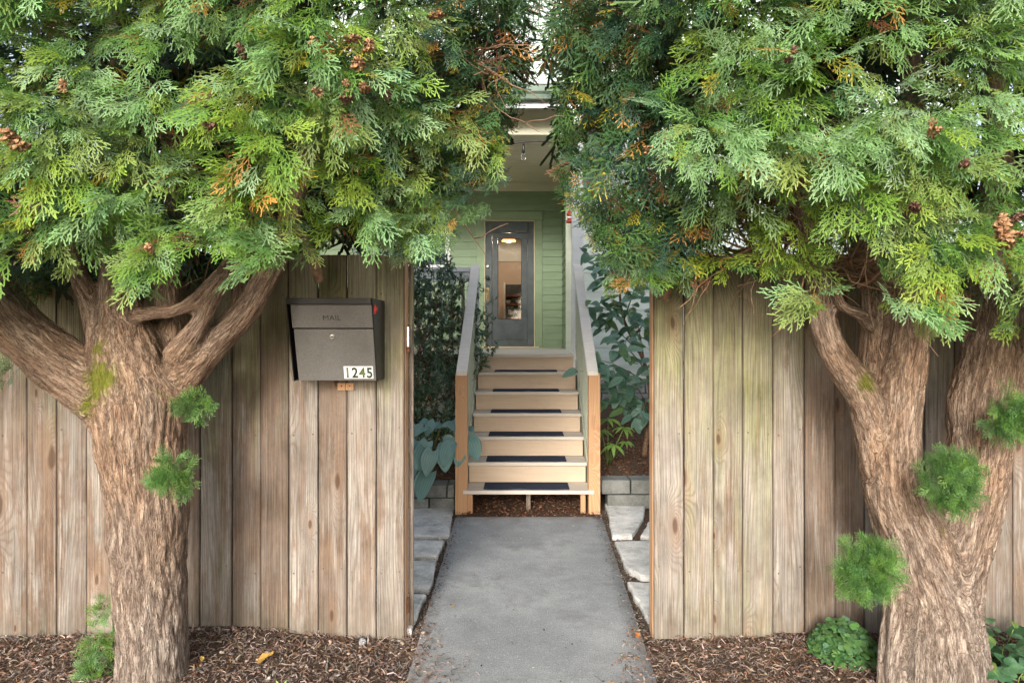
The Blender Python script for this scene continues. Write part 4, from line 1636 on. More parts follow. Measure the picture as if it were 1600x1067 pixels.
def clump(c, R, n, hi, pal, holes, out, droop=0.45, front=-0.35, sc=(0.7, 1.15), zs=0.75, dead=0.05, tonal=None, poly=None, nrm=(0, -1.0, 0.65)):
    """sprays on the outside of one bough"""
    base = tonal or random.choice(pal)
    for _ in range(n):
        o = rvec()
        if o.y > 0.45:
            o.y *= -1
        o.normalize()
        q = Vector((o.x, o.y, o.z * zs))
        b = c + q * R * random.uniform(0.35, 0.85)
        d = (q * 0.85 + Vector((0, front, -droop)) + rvec() * 0.35).normalized()
        k = random.randrange(len(FR_HI if hi else FR_LO)) if hi != 2 else random.randrange(3)
        s = random.uniform(*sc)
        tip = b + d * 0.16 * s
        if poly is not None:
            x1, y1 = proj(tip)
            x2, y2 = proj(b + d * 0.09 * s)
            if not (inside(poly, x1, y1) and inside(poly, x2, y2)):
                continue
            if any((x1 - hx_) ** 2 / hw_ ** 2 + (y1 - hy_) ** 2 / hh_ ** 2 < 1 for hx_, hy_, hw_, hh_ in holes):
                continue
        nv = Vector(nrm) + rvec() * 0.75 + o * 0.35
        r = random.random()
        col = base if random.random() < 0.7 else random.choice(pal)
        if r < dead * 0.35:
            col = YEL
        elif r < dead * 0.65:
            col = GOLD
        elif r < dead:
            col = RUST
        out.append([k, hi, basis(d, nv, s), b, jit(col), col])


def crown(tree, origin, polyF, polyB, nF, nB, yfun, holes, extra=(), outside=None, deepf=lambda a, b: 0.0):
    sp = []
    ex = []
    xs = [p[0] for p in polyF]; ys = [p[1] for p in polyF]
    # boughs spread evenly: best-candidate sampling
    cs = []
    tries = 0
    while len(cs) < nF and tries < 9000:
        tries += 1
        px, py = random.uniform(min(xs), max(xs)), random.uniform(min(ys), max(ys))
        if not inside(polyF, px, py):
            continue
        Y = yfun(px, py) + random.uniform(0.0, 0.30)
        c = P(px, py, Y)
        if any((c - q).length < 0.112 for q in cs):
            continue
        cs.append(c)
    for c in cs:
        px, py = proj(c)
        R = random.uniform(0.11, 0.17)
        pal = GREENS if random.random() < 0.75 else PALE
        dm = deepf(px, py)  # share of boughs where crown shade is painted in as darker, browner sprays
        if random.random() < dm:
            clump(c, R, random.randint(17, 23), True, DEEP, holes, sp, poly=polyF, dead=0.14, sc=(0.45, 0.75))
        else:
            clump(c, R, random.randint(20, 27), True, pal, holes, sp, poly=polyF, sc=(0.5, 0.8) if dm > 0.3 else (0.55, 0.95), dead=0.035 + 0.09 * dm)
    for (px, py, Y, R, n, pal, dd) in extra:
        clump(P(px, py, Y), R, n, False, pal, holes, ex, poly=polyB, dead=dd, sc=(0.5, 0.8), front=-0.2)
    back = ex
    xs = [p[0] for p in polyB]; ys = [p[1] for p in polyB]
    k = 0
    while k < nB:
        px, py = random.uniform(min(xs), max(xs)), random.uniform(min(ys), max(ys))
        if not inside(polyB, px, py):
            continue
        k += 1
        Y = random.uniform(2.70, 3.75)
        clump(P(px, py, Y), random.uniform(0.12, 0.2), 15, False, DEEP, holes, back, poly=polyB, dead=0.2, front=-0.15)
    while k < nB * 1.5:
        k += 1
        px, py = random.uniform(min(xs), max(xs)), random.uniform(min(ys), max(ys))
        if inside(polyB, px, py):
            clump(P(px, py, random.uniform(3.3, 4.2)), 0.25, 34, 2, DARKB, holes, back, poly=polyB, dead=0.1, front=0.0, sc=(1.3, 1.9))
    # the nearest sprays are single parts, the rest one mass
    sp.sort(key=lambda s: s[3].y)
    vis = [s for s in sp if -20 < proj(s[3])[0] < 1620 and proj(s[3])[1] > -20]
    lead = vis[:292]
    ids = set(id(s) for s in lead)
    rest = [s for s in sp if id(s) not in ids] + back
    for k, hi, m3, b, cj, col in lead:
        pc_ = min(range(len(PALET)), key=lambda i: sum((PALET[i][j] - cj[j]) ** 2 for j in range(3)))
        if col == RUST:
            pc_ = 13
        o = bpy.data.objects.new('foliage_spray', spray_mesh(k, pc_))
        COL.objects.link(o)
        o.parent = tree
        M4 = Matrix([[*m3[0], b.x - tree.location.x], [*m3[1], b.y - tree.location.y], [*m3[2], b.z - tree.location.z], [0, 0, 0, 1]])
        o.matrix_basis = M4
    allv = FR_HI + FR_LO + FR_BK
    placed = [((k if hi is True else (k + len(FR_HI) + len(FR_LO) if hi == 2 else k + len(FR_HI))), m3, tuple(b), cj) for k, hi, m3, b, cj, col in rest]
    if outside:
        for c, R, n in outside:
            tmp = []
            clump(c, R, n, False, GREENS + DEEP, (), tmp, sc=(1.1, 1.7))
            placed += [(k + len(FR_HI), m3, tuple(b), cj) for k, hi, m3, b, cj, col in tmp]
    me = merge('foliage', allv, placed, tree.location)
    o = link('foliage', me, M['thuja'], tree, tree.location)
    tag(o, kind='stuff')
    print('crown sprays', len(sp), len(back), 'tris', len(me.polygons))
    return cs


def sprout(tree, blobs, label=None):
    placed = []
    for (px, py, Y, rx, rz, n, pal) in blobs:
        c = P(px, py, Y)
        root = c + Vector((0, 0.06, -0.02))
        for _ in range(max(5, int(n / 3.2))):
            o = rvec()
            if o.y > 0.2:
                o.y *= -0.8
            o = o.normalized()
            tgt = c + Vector((o.x * rx, o.y * min(rx, rz) * 0.85, o.z * rz)) * random.uniform(0.55, 0.85)
            dr_ = (tgt - root).normalized()
            sp0_ = Vector((0, -1, 0.35)) + rvec() * 0.7
            tc = random.choice(pal)
            for q in range(6):
                t = random.uniform(0.45, 1.0)
                d = (dr_ * 0.45 + rvec() * 0.7 + Vector((0, -0.25, 0.05))).normalized()
                placed.append((random.randrange(len(FR_SM)), basis(d, sp0_ + rvec() * 0.3, random.uniform(0.30, 0.5)), tuple(root.lerp(tgt, t)), jit(tc, 0.25)))
    me = merge('trunk_sprout', FR_SM, placed, P(*blobs[0][:3]))
    o = link('trunk_sprout', me, M['thuja'], tree, P(*blobs[0][:3]))
    tag(o, kind='stuff')
    if label:
        o['label'] = label
    return o


def cone_cluster(tree, px, py, Y, n=4, s=1.0, col=(0.40, 0.20, 0.10)):
    vs, fs, shd = [], [], []
    for _ in range(n):
        c = rvec() * 0.012 * (n > 1)
        ax = (Vector((0, -0.6, -0.8)) + rvec() * 0.6).normalized()
        L, r = 0.016 * s, 0.0055 * s
        u = ax.orthogonal().normalized(); v = ax.cross(u)
        for k in range(6):
            a = k * math.pi / 3 + random.uniform(-.2, .2)
            d = u * math.cos(a) + v * math.sin(a)
            b = len(vs)
            tgt = ax * L + d * r * 1.9
            sd_ = ax.cross(d).normalized() * r * 0.8
            for p, sh_ in ((c, 0.55), (c + tgt * 0.5 + sd_ + d * r, 1.0), (c + tgt, 1.15), (c + tgt * 0.5 - sd_ + d * r, 1.0), (c + ax * L * 0.6, 0.5)):
                vs.append(p); shd.append(sh_)
            fs += [(b, b + 1, b + 2), (b, b + 2, b + 3), (b + 1, b + 4, b + 2), (b + 3, b + 2, b + 4)]
    v, t, s_ = variant(vs, fs, shd)
    me = soup_mesh('seed_cone', v, t, s_[:, None] * np.array(col)[None, :])
    link('seed_cone', me, M['cone'], tree, P(px, py, Y))


def twigs(tree, starts, n, spread, name='twig', down=0.0, r0=0.006):
    VS, FS = [], []
    for _ in range(n):
        a, b2 = random.choice(starts)
        p = a.lerp(b2, random.random())
        d = (rvec() * spread + Vector((0, -0.3, 0.25 - down))).normalized()
        L = random.uniform(0.18, 0.5)
        pts, k = [p], 6
        for i in range(k):
            d = (d + rvec() * 0.33).normalized()
            pts.append(pts[-1] + d * L / k)
        vs, fs = tube_geo(pts, [r0 * (1 - 0.75 * i / k) for i in range(k + 1)], 5)
        o = len(VS)
        VS += vs; FS += [tuple(i + o for i in f) for f in fs]
        for q in range(2):
            i = random.randint(1, k - 1)
            d2 = (d + rvec() * 0.9).normalized()
            pp = [pts[i]]
            for _2 in range(4):
                d2 = (d2 + rvec() * 0.35).normalized()
                pp.append(pp[-1] + d2 * L * 0.1)
            vs, fs = tube_geo(pp, [r0 * 0.45 * (1 - 0.16 * i2) for i2 in range(5)], 4)
            o = len(VS)
            VS += vs; FS += [tuple(i2 + o for i2 in f) for f in fs]
    me = mesh_from('twigs', [v - tree.location for v in VS], FS, True)
    o = link('twigs', me, TW, tree, tree.location)
    tag(o, kind='stuff')
    return o


TW = simple('twig_bark', (0.27, 0.17, 0.11), 0.85, 0.4, 40, 0.3, 200, 0.1)

# ---------------------------------------------------------------- left tree
TL = tag(empty('conifer_tree', (P(238, 0, 2.87).x, 2.87, 0)), 'conifer with one thick trunk by the mailbox fence, its limbs spreading left and right', 'tree')
Yt = 2.87
limL = [
    [(238, 1160, 66, Yt), (239, 1067, 59, Yt), (239, 980, 55, Yt), (234, 890, 58, Yt), (231, 790, 65, Yt), (224, 700, 72, Yt), (222, 632, 76, Yt), (205, 560, 56, Yt), (192, 490, 37, Yt), (188, 430, 33, Yt), (184, 330, 28, Yt + .02), (188, 150, 20, Yt + .05), (180, -60, 12, Yt + .1)],
    [(212, 668, 60, Yt), (172, 620, 55, Yt), (115, 582, 50, Yt - .01), (60, 540, 48, Yt - .03), (10, 492, 46, Yt - .05), (-35, 420, 40, Yt - .05), (-70, 300, 30, Yt), (-80, 100, 20, Yt + .1)],
    [(165, 560, 26, Yt - .02), (148, 490, 20, Yt - .03), (128, 440, 17, Yt - .03), (112, 390, 13, Yt), (100, 300, 9, Yt)],
    [(245, 640, 52, Yt + .02), (290, 580, 36, Yt + .03), (336, 535, 27, Yt + .02), (382, 490, 24, Yt), (410, 445, 22, Yt - .02), (440, 385, 20, Yt), (470, 280, 16, Yt + .1), (520, 130, 10, Yt + .2)],
    [(272, 560, 24, Yt - .03), (308, 512, 17, Yt - .08), (334, 468, 14, Yt - .10), (354, 435, 13, Yt - .10), (390, 380, 13, Yt)],
    [(215, 492, 16, Yt - .06), (243, 489, 12.5, Yt - .10), (275, 485, 12, Yt - .12), (306, 468, 12, Yt - .13), (328, 444, 11.5, Yt - .12), (352, 415, 10, Yt - .1), (372, 370, 8, Yt - .05)],
    [(262, 600, 38, Yt + .08), (270, 520, 30, Yt + .12), (262, 440, 24, Yt + .14), (270, 340, 18, Yt + .16), (300, 180, 10, Yt + .2)],
    [(330, 540, 22, Yt + .10), (372, 480, 16, Yt + .16), (380, 430, 14, Yt + .2), (400, 330, 10, Yt + .22)],
]
mossL = [(160, 595, 2.74, 0.09, 1.3), (152, 545, 2.74, 0.055, 1.0), (148, 632, 2.76, 0.07, 1.05), (262, 600, 2.72, 0.08, 0.95), (248, 560, 2.75, 0.05, 0.7), (165, 520, 2.75, 0.03, 0.6), (300, 560, 2.78, 0.05, 0.45), (178, 690, 2.70, 0.02, 0.8)]
build_trunk('trunk', limL, mossL, TL, knots=((178, 856, 2.76, 0.045, 0.028), (176, 690, 2.73, 0.03, 0.012), (240, 930, 2.72, 0.06, 0.008)))
polyL = [(-420, -420), (830, -420), (800, -60), (742, -10), (738, 60), (752, 120), (790, 172), (778, 205), (800, 240), (806, 292), (770, 316), (742, 352), (716, 394), (700, 402), (660, 392),
         (640, 414), (618, 418), (592, 398), (560, 372), (520, 352), (500, 372), (520, 420), (470, 424), (448, 400), (420, 425), (395, 418), (366, 432), (330, 396), (290, 392), (262, 432), (236, 462), (200, 476),
         (165, 470), (140, 432), (92, 420), (70, 372), (50, 428), (20, 430), (-20, 470), (-120, 480), (-420, 500)]
polyLB = [(-420, -420), (900, -420), (850, 0), (838, 60), (832, 128), (818, 160), (800, 200), (770, 270), (700, 330), (600, 380), (540, 372), (440, 410), (380, 420), (330, 440), (250, 468), (90, 455), (20, 470), (-50, 480), (-420, 480)]
holesL = [(776, 62, 9, 13), (788, 100, 8, 8)]


def yL(px, py):
    t = min(1, max(0, (px - 480) / 320))
    u = min(1, max(0, (py - 100) / 350))
    return 2.14 + 0.55 * t + 0.12 * u


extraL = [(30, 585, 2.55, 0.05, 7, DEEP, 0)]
random.seed(21)
outL = [(Vector((random.uniform(-2.8, 0.0), random.uniform(2.3, 3.8), random.uniform(2.9, 3.7))), 0.28, 12) for _ in range(24)]
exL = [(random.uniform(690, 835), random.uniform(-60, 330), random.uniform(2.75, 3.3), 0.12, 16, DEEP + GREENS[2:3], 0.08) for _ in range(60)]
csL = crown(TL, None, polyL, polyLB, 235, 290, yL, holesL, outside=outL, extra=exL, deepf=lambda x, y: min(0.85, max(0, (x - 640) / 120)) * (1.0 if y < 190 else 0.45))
sprout(TL, [(272, 742, 2.60, 0.115, 0.10, 85, SPROUT)], 'green sprout of foliage in front of the middle of the trunk')
sprout(TL, [(303, 632, 2.62, 0.085, 0.075, 36, SPROUT)])
sprout(TL, [(155, 1005, 2.90, 0.09, 0.14, 60, GREENS[:3]), (145, 1045, 2.85, 0.07, 0.07, 30, GREENS[:3]), (165, 950, 2.92, 0.05, 0.09, 26, GREENS[:3])], 'bushy green shoot at the foot of the trunk')
sprout(TL, [(8, 588, 2.6, 0.075, 0.09, 24, DEEP)])
for px, py, n, s, c in [(563, 98, 6, 1.5, 0), (577, 72, 5, 1.4, 0), (550, 57, 4, 1.3, 0), (570, 130, 4, 1.3, 0), (495, 65, 2, 1.3, 0), (575, 62, 3, 1.2, 0), (680, 20, 5, 1.4, 0), (494, 143, 2, 1.2, 0),
                        (18, 210, 5, 1.6, 0), (32, 220, 4, 1.5, 0), (240, 388, 3, 1.3, 0), (540, 152, 3, 1.3, 1), (328, 190, 3, 1.3, 1), (101, 133, 2, 1.2, 0), (602, 150, 2, 1.2, 1), (380, 78, 3, 1.3, 1), (545, 135, 2, 1.2, 0)]:
    cone_cluster(TL, px, py, yL(px, py) - 0.12, n, s * 1.0, (0.52, 0.30, 0.16) if not c else (0.22, 0.12, 0.085))

# ---------------------------------------------------------------- right tree
TR = tag(empty('conifer_tree', (P(1455, 0, 2.87).x, 2.87, 0)), 'conifer with a fluted base forking into several trunks, right of the path', 'tree')
limR = [
    [(1458, 1170, 100, Yt), (1458, 1067, 86, Yt), (1456, 1000, 79, Yt), (1452, 930, 66, Yt), (1425, 845, 55, Yt), (1396, 765, 45, Yt), (1394, 700, 42, Yt), (1402, 620, 38, Yt), (1416, 520, 35, Yt), (1424, 430, 31, Yt), (1430, 320, 26, Yt + .02), (1425, 120, 18, Yt + .05), (1420, -80, 10, Yt + .1)],
    [(1375, 735, 30, Yt), (1364, 672, 29, Yt), (1352, 628, 28, Yt - .01), (1330, 590, 27, Yt - .02), (1304, 552, 25, Yt - .03), (1288, 510, 24, Yt - .03), (1284, 460, 22, Yt), (1265, 380, 17, Yt + .05), (1230, 260, 12, Yt + .1)],
    [(1362, 640, 28, Yt + .05), (1364, 560, 24, Yt + .06), (1366, 490, 22, Yt + .06), (1360, 420, 20, Yt + .06), (1340, 300, 15, Yt + .08), (1330, 150, 9, Yt + .1)],
    [(1362, 510, 15, Yt - .02), (1345, 492, 12, Yt - .07), (1325, 484, 10, Yt - .1), (1312, 470, 9, Yt - .1), (1306, 440, 8, Yt - .1)],
    [(1470, 1000, 70, Yt), (1478, 920, 58, Yt), (1498, 850, 50, Yt), (1518, 770, 46, Yt), (1530, 700, 46, Yt), (1536, 640, 52, Yt), (1545, 580, 50, Yt + .02), (1552, 520, 44, Yt + .03), (1556, 430, 36, Yt + .05), (1560, 300, 26, Yt + .1), (1555, 100, 14, Yt + .15)],
    [(1550, 640, 44, Yt), (1600, 590, 34, Yt), (1650, 545, 28, Yt), (1690, 450, 22, Yt), (1710, 300, 16, Yt)],
    [(1395, 1085, 24, Yt - .10), (1402, 1010, 27, Yt - .06), (1412, 930, 30, Yt - .03), (1415, 860, 30, Yt)],
    [(1530, 1085, 28, Yt - .06), (1512, 1000, 34, Yt - .04), (1500, 930, 34, Yt - .02), (1498, 860, 30, Yt)],
]
mossR = [(1362, 598, 2.77, 0.07, 1.0), (1345, 570, 2.77, 0.035, 0.5), (1470, 825, 2.78, 0.035, 0.6), (1425, 640, 2.74, 0.03, 0.4), (1385, 1060, 2.7, 0.04, 0.55), (1500, 560, 2.8, 0.05, 0.35)]
build_trunk('trunk', limR, mossR, TR, knots=((1459, 842, 2.70, 0.03, -0.02), (1505, 968, 2.62, 0.04, 0.012), (1352, 720, 2.78, 0.03, 0.01)), flute=0.013, rs_=0.92)
polyR = [(840, -420), (2020, -420), (2020, 560), (1680, 540), (1600, 520), (1590, 540), (1572, 560), (1556, 500), (1540, 470), (1500, 520), (1478, 545), (1452, 535), (1432, 500), (1380, 498), (1384, 440), (1360, 402),
         (1322, 380), (1330, 440), (1300, 452), (1286, 478), (1252, 506), (1222, 500), (1205, 455), (1180, 410), (1150, 420), (1120, 452), (1080, 462), (1052, 428), (1042, 470), (1010, 462), (968, 468), (938, 440), (950, 402),
         (915, 352), (880, 330), (872, 300), (852, 268), (862, 232), (856, 190), (868, 150), (862, 90), (880, 40), (868, -10), (850, -60)]
polyRB = [(836, -420), (2020, -420), (2020, 530), (1640, 520), (1560, 470), (1490, 500), (1400, 470), (1290, 470), (1210, 430), (1100, 440), (1010, 440), (945, 420), (905, 340), (872, 300), (862, 240), (866, 160), (845, 90), (852, 0)]
holesR = [(1134, 252, 17, 13), (1112, 312, 7, 30), (1165, 332, 7, 18), (1176, 338, 8, 12), (1192, 330, 8, 12), (990, 370, 7, 7), (970, 300, 8, 6), (1215, 335, 10, 18), (1340, 410, 26, 22)]


def yR(px, py):
    t = min(1, max(0, (1080 - px) / 130))
    u = min(1, max(0, (py - 60) / 380))
    v = min(1, max(0, (1260 - px) / 100)) * min(1, max(0, (py - 230) / 80))
    return 2.12 + max(0.62 * t, 0.45 * v) + 0.14 * u


random.seed(33)
outR = [(Vector((random.uniform(0.2, 2.8), random.uniform(2.3, 3.8), random.uniform(2.9, 3.7))), 0.28, 12) for _ in range(24)]
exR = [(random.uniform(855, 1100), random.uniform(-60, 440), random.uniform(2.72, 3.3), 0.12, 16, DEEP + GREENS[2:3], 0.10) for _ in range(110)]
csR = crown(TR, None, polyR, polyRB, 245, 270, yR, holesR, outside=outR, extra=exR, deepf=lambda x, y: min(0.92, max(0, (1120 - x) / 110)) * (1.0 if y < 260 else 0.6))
sprout(TR, [(1352, 888, 2.58, 0.15, 0.155, 300, SPROUT)], 'round green ball of foliage low on the left of the base')
sprout(TR, [(1480, 748, 2.58, 0.13, 0.155, 270, SPROUT)], 'round green ball of foliage growing in the fork')
sprout(TR, [(1580, 652, 2.62, 0.12, 0.12, 190, SPROUT)])
for px, py, n, s, c in [(1565, 355, 7, 1.8, 0), (1572, 372, 5, 1.6, 0), (1560, 344, 4, 1.5, 0), (1012, 232, 3, 1.2, 0), (1425, 322, 4, 1.3, 1), (1450, 195, 2, 1.2, 0), (1460, 205, 2, 1.2, 0), (1590, 335, 3, 1.4, 1),
                        (1235, 85, 2, 1.2, 1), (1040, 210, 3, 1.2, 0), (1588, 362, 2, 1.2, 0), (1512, 250, 3, 1.3, 1)]:
    cone_cluster(TR, px, py, yR(px, py) - 0.10, n, s * 1.0, (0.52, 0.30, 0.16) if not c else (0.22, 0.12, 0.085))
random.seed(5)
seg = lambda a, b2: (P(*a), P(*b2))
twigs(TR, [seg((1130, 160, 2.9), (1180, 420, 2.95)), seg((1000, 60, 3.1), (1050, 380, 3.0)), seg((1180, 200, 2.9), (1240, 380, 2.9)), seg((1290, 380, 2.85), (1350, 440, 2.85))], 120, 1.0)
twigs(TL, [seg((250, 200, 2.9), (420, 400, 2.95)), seg((560, 60, 3.1), (680, 300, 3.0)), seg((700, 80, 2.9), (780, 120, 2.9))], 90, 1.0)
for pts, r in [(((1340, 448, 2.72), (1362, 438, 2.68), (1382, 420, 2.62), (1395, 408, 2.6)), 0.009), (((1318, 418, 2.7), (1330, 440, 2.66), (1372, 452, 2.62), (1404, 466, 2.6)), 0.004),
               (((1385, 392, 2.6), (1352, 412, 2.62), (1342, 440, 2.66), (1320, 455, 2.7)), 0.005), (((1356, 388, 2.6), (1352, 425, 2.62), (1356, 452, 2.64)), 0.004),
               (((1150, 400, 2.9), (1180, 385, 2.86), (1210, 378, 2.8), (1220, 368, 2.75)), 0.006)]:
    tube('dead_branch', [P(*p) for p in pts], [r * (1 - 0.2 * i) for i in range(len(pts))], TW, TR, 7)
for pts, r in [(((1190, 420, 3.0), (1215, 370, 2.98), (1225, 315, 2.95), (1245, 290, 2.95), (1265, 220, 3.0)), 0.035), (((1245, 330, 3.0), (1262, 300, 2.96), (1255, 240, 3.0), (1240, 160, 3.0)), 0.03),
               (((1040, 470, 3.15), (1060, 380, 3.1), (1100, 250, 3.1), (1120, 100, 3.1)), 0.02)]:
    pp, rr = resample([P(*p) for p in pts], [r * (1 - 0.1 * i) for i in range(len(pts))], 0.04)
    tube('branch', pp, rr, TW, TR, 10)
for pts, r in [(((600, 390, 3.0), (640, 300, 2.95), (700, 140, 2.95), (740, 90, 2.9), (800, 60, 2.85)), 0.016), (((735, 100, 2.9), (760, 98, 2.88), (795, 86, 2.85)), 0.009), (((500, 440, 2.95), (480, 380, 2.9), (440, 330, 2.9)), 0.025)]:
    pp, rr = resample([P(*p) for p in pts], [r * (1 - 0.15 * i) for i in range(len(pts))], 0.04)
    tube('branch', pp, rr, TW, TL, 8)

# ================================================================== SHRUBS AND SMALL PLANTS
random.seed(71)
# dark glossy shrub left of the stair
SHL = [variant(*leaf_blade(0.045 * k, 0.017 * k, 3, 0.30, c, 'oval')) for k, c in ((1.0, 0.2), (1.15, 0.35), (0.85, 0.1), (1.1, -0.1))]
shb = tag(empty('shrub', (-1.0, 6.5, 0.25)), 'dense dark evergreen shrub with small glossy leaves, left of the stair', 'shrub')
polyS = [(560, 385), (650, 392), (700, 405), (715, 425), (708, 440), (745, 445), (752, 470), (760, 500), (775, 520), (768, 560), (748, 590), (735, 615), (730, 640), (712, 650), (700, 690), (640, 690), (560, 700)]
stems, leaves = [], []
shoots = 0
while shoots < 1000:
    px, py = random.uniform(560, 782), random.uniform(385, 690)
    Y = random.uniform(6.0, 6.95)
    if not inside(polyS, px, py):
        continue
    if px > 712 and py > 610:
        continue
    if px > 698:
        Y = random.uniform(6.85, 7.15)
        if px > 722 and (py < 455 or random.random() < 0.4):
            continue
    shoots += 1
    p = P(px, py, Y)
    d = (Vector((0.15 * random.uniform(-1, 1.4), -0.4, random.uniform(-0.5, 1.0))) + rvec() * 0.6).normalized()
    L = random.uniform(0.10, 0.24)
    pts = [p]
    for i in range(5):
        d = (d + rvec() * 0.22).normalized()
        pts.append(pts[-1] + d * L / 5)
    stems.append((pts, 0.0022))
    young = random.random() < 0.12
    for i in range(random.randint(11, 17)):
        t = random.random()
        k = min(4, int(t * 5))
        b = pts[k].lerp(pts[k + 1], t * 5 - k)
        ld_ = (d * 0.5 + rvec() * 0.9).normalized()
        c = (0.075, 0.14, 0.03) if young else random.choice(((0.06, 0.12, 0.06), (0.09, 0.17, 0.09), (0.10, 0.20, 0.14), (0.16, 0.26, 0.19)))  # palest bluish leaves have glossy sky highlights put into their colour
        leaves.append((random.randrange(4), basis(ld_, Vector((0, -0.3, 1)) + rvec() * 0.5, random.uniform(0.8, 1.25)), tuple(b), jit(c, 0.25)))
o = link('leaves', merge('leaves', SHL, leaves, shb.location), M['leaf'], shb, shb.location)
tag(o, kind='stuff')
VS, FS = [], []
for i in range(12):
    b = Vector((random.uniform(-1.6, -0.7), random.uniform(6.3, 6.9), 0.22))
    pts = [b]
    d = Vector((random.uniform(-.25, .25), random.uniform(-.2, .1), 1)).normalized()
    for q in range(8):
        d = (d + rvec() * 0.16).normalized()
        pts.append(pts[-1] + d * 0.20)
    stems.append((pts, 0.013))
    for q in range(6):
        k = random.randint(2, 7)
        d2 = (rvec() + Vector((0, -0.3, 0.6))).normalized()
        pp = [pts[k]]
        for _ in range(4):
            d2 = (d2 + rvec() * 0.25).normalized()
            pp.append(pp[-1] + d2 * 0.13)
        stems.append((pp, 0.006))
for pts, r in stems:
    vs, fs = tube_geo(pts, [r * (1 - 0.6 * i / len(pts)) for i in range(len(pts))], 5)
    o_ = len(VS)
    VS += vs; FS += [tuple(i + o_ for i in f) for f in fs]
tag(link('stems', mesh_from('stems', [v - shb.location for v in VS], FS, True), TW, shb, shb.location), kind='stuff')

# hosta with broad blue-green leaves
hosta_m = leaf_mat('broad_blue_leaf', 0.42, 0.10, 0.45, bumpst=0.2)
HV = []
for sd_ in range(3):
    vs, fs, shd = leaf_blade(1.0, 0.86, 12, 0.30, [0.35, 0.5, 0.2][sd_], 'heart', 0.02, 0.0, 0.05, 7)
    v, t, s = variant(vs, fs, shd)
    me = soup_mesh('leaf', v, t, s[:, None] * np.array([(0.24, 0.42, 0.41), (0.29, 0.47, 0.45), (0.21, 0.39, 0.38)][sd_])[None, :], True)
    me.materials.append(hosta_m)
    HV.append(me)
hp = tag(empty('hosta_plant', (-0.95, 5.95, 0.2)), 'leafy plant with broad ribbed blue-green leaves spilling over the low block wall', 'plant')
hbase = Vector((-0.86, 5.98, 0.2))
for (bx, by, tx, ty, Y, sz, k) in [
    # stalk-end pixel, tip pixel, distance, length
    (672, 738, 650, 778, 5.50, 0.24, 0), (668, 690, 655, 716, 5.55, 0.16, 1), (694, 700, 696, 734, 5.50, 0.20, 2), (680, 660, 664, 676, 5.75, 0.15, 0), (662, 668, 641, 676, 5.70, 0.15, 1),
    (706, 662, 722, 676, 5.8, 0.17, 2), (712, 668, 694, 660, 5.85, 0.14, 0), (650, 688, 636, 700, 5.6, 0.15, 0), (716, 690, 700, 694, 5.62, 0.15, 1), (692, 690, 712, 690, 5.68, 0.17, 1),
    (664, 700, 652, 730, 5.5, 0.2, 2), (730, 684, 746, 712, 5.77, 0.22, 2), (650, 716, 636, 728, 5.6, 0.14, 1), (690, 668, 672, 664, 5.8, 0.14, 2), (640, 660, 625, 672, 5.8, 0.16, 0),
    (676, 705, 662, 738, 5.42, 0.19, 1), (706, 694, 690, 722, 5.44, 0.19, 0), (722, 700, 714, 728, 5.60, 0.15, 2), (648, 728, 634, 752, 5.5, 0.17, 0),
    (728, 672, 738, 668, 5.9, 0.12, 0), (655, 664, 668, 657, 5.85, 0.13, 2),
]:
    a, b2 = P(bx, by, Y + 0.06), P(tx, ty, Y - 0.04)
    d = (b2 - a).normalized()
    o = bpy.data.objects.new('leaf', HV[k])
    COL.objects.link(o)
    o.parent = hp
    nv = Vector((random.uniform(-.25, .25), -0.75, 0.8))
    m3 = basis(d, nv, 1.0)
    ln = max(sz, (b2 - a).length) * 0.98
    m3 = m3 * ln
    q = a - hp.location
    o.matrix_basis = Matrix([[*m3[0], q.x], [*m3[1], q.y], [*m3[2], q.z], [0, 0, 0, 1]])
    mid = (hbase + a) / 2 + Vector((0, 0, 0.05))
    tube('stalk', [hbase + Vector((random.uniform(-.04, .04), 0, -0.02)), hbase.lerp(mid, 0.5) + Vector((0, 0, .02)), mid, mid.lerp(a, .55) + Vector((0, 0, .01)), a], [0.007, 0.006, 0.005, 0.0045, 0.003],
         simple('stalk_green', (0.16, 0.24, 0.06), 0.5, 0.2, 10) if 'stalk_green' not in bpy.data.materials else bpy.data.materials['stalk_green'], hp, 6)

# broad-leaved shrub right of the stair, each leaf its own part
rs = tag(empty('shrub', P(1010, 740, 6.7)), 'open shrub with a thin bent stem and broad drooping leaves, right of the stair', 'shrub')
RL = []
for i, c in enumerate(((0.14, 0.26, 0.21), (0.18, 0.32, 0.26), (0.09, 0.19, 0.13), (0.26, 0.41, 0.34), (0.15, 0.27, 0.11))):
    vs, fs, shd = leaf_blade(0.125, 0.074, 6, 0.22, 0.35 + 0.1 * (i % 3), 'oval', 0.02, 0.008, 0.0, 2)
    v, t, s = variant(vs, fs, shd)
    me = soup_mesh('leaf', v, t, s[:, None] * np.array(c)[None, :], True)
    me.materials.append(M['soft'])
    RL.append(me)
stem = [P(1010, 762, 6.7), P(1006, 720, 6.72), (P(1012, 670, 6.7)), P(1016, 610, 6.65), P(1004, 560, 6.7), P(975, 500, 6.75), P(968, 440, 6.8), P(975, 400, 6.85)]
pp, rr = resample(stem, [0.03, 0.026, 0.024, 0.022, 0.018, 0.014, 0.010, 0.006], 0.05)
tube('stem', pp, rr, TW, rs, 9)
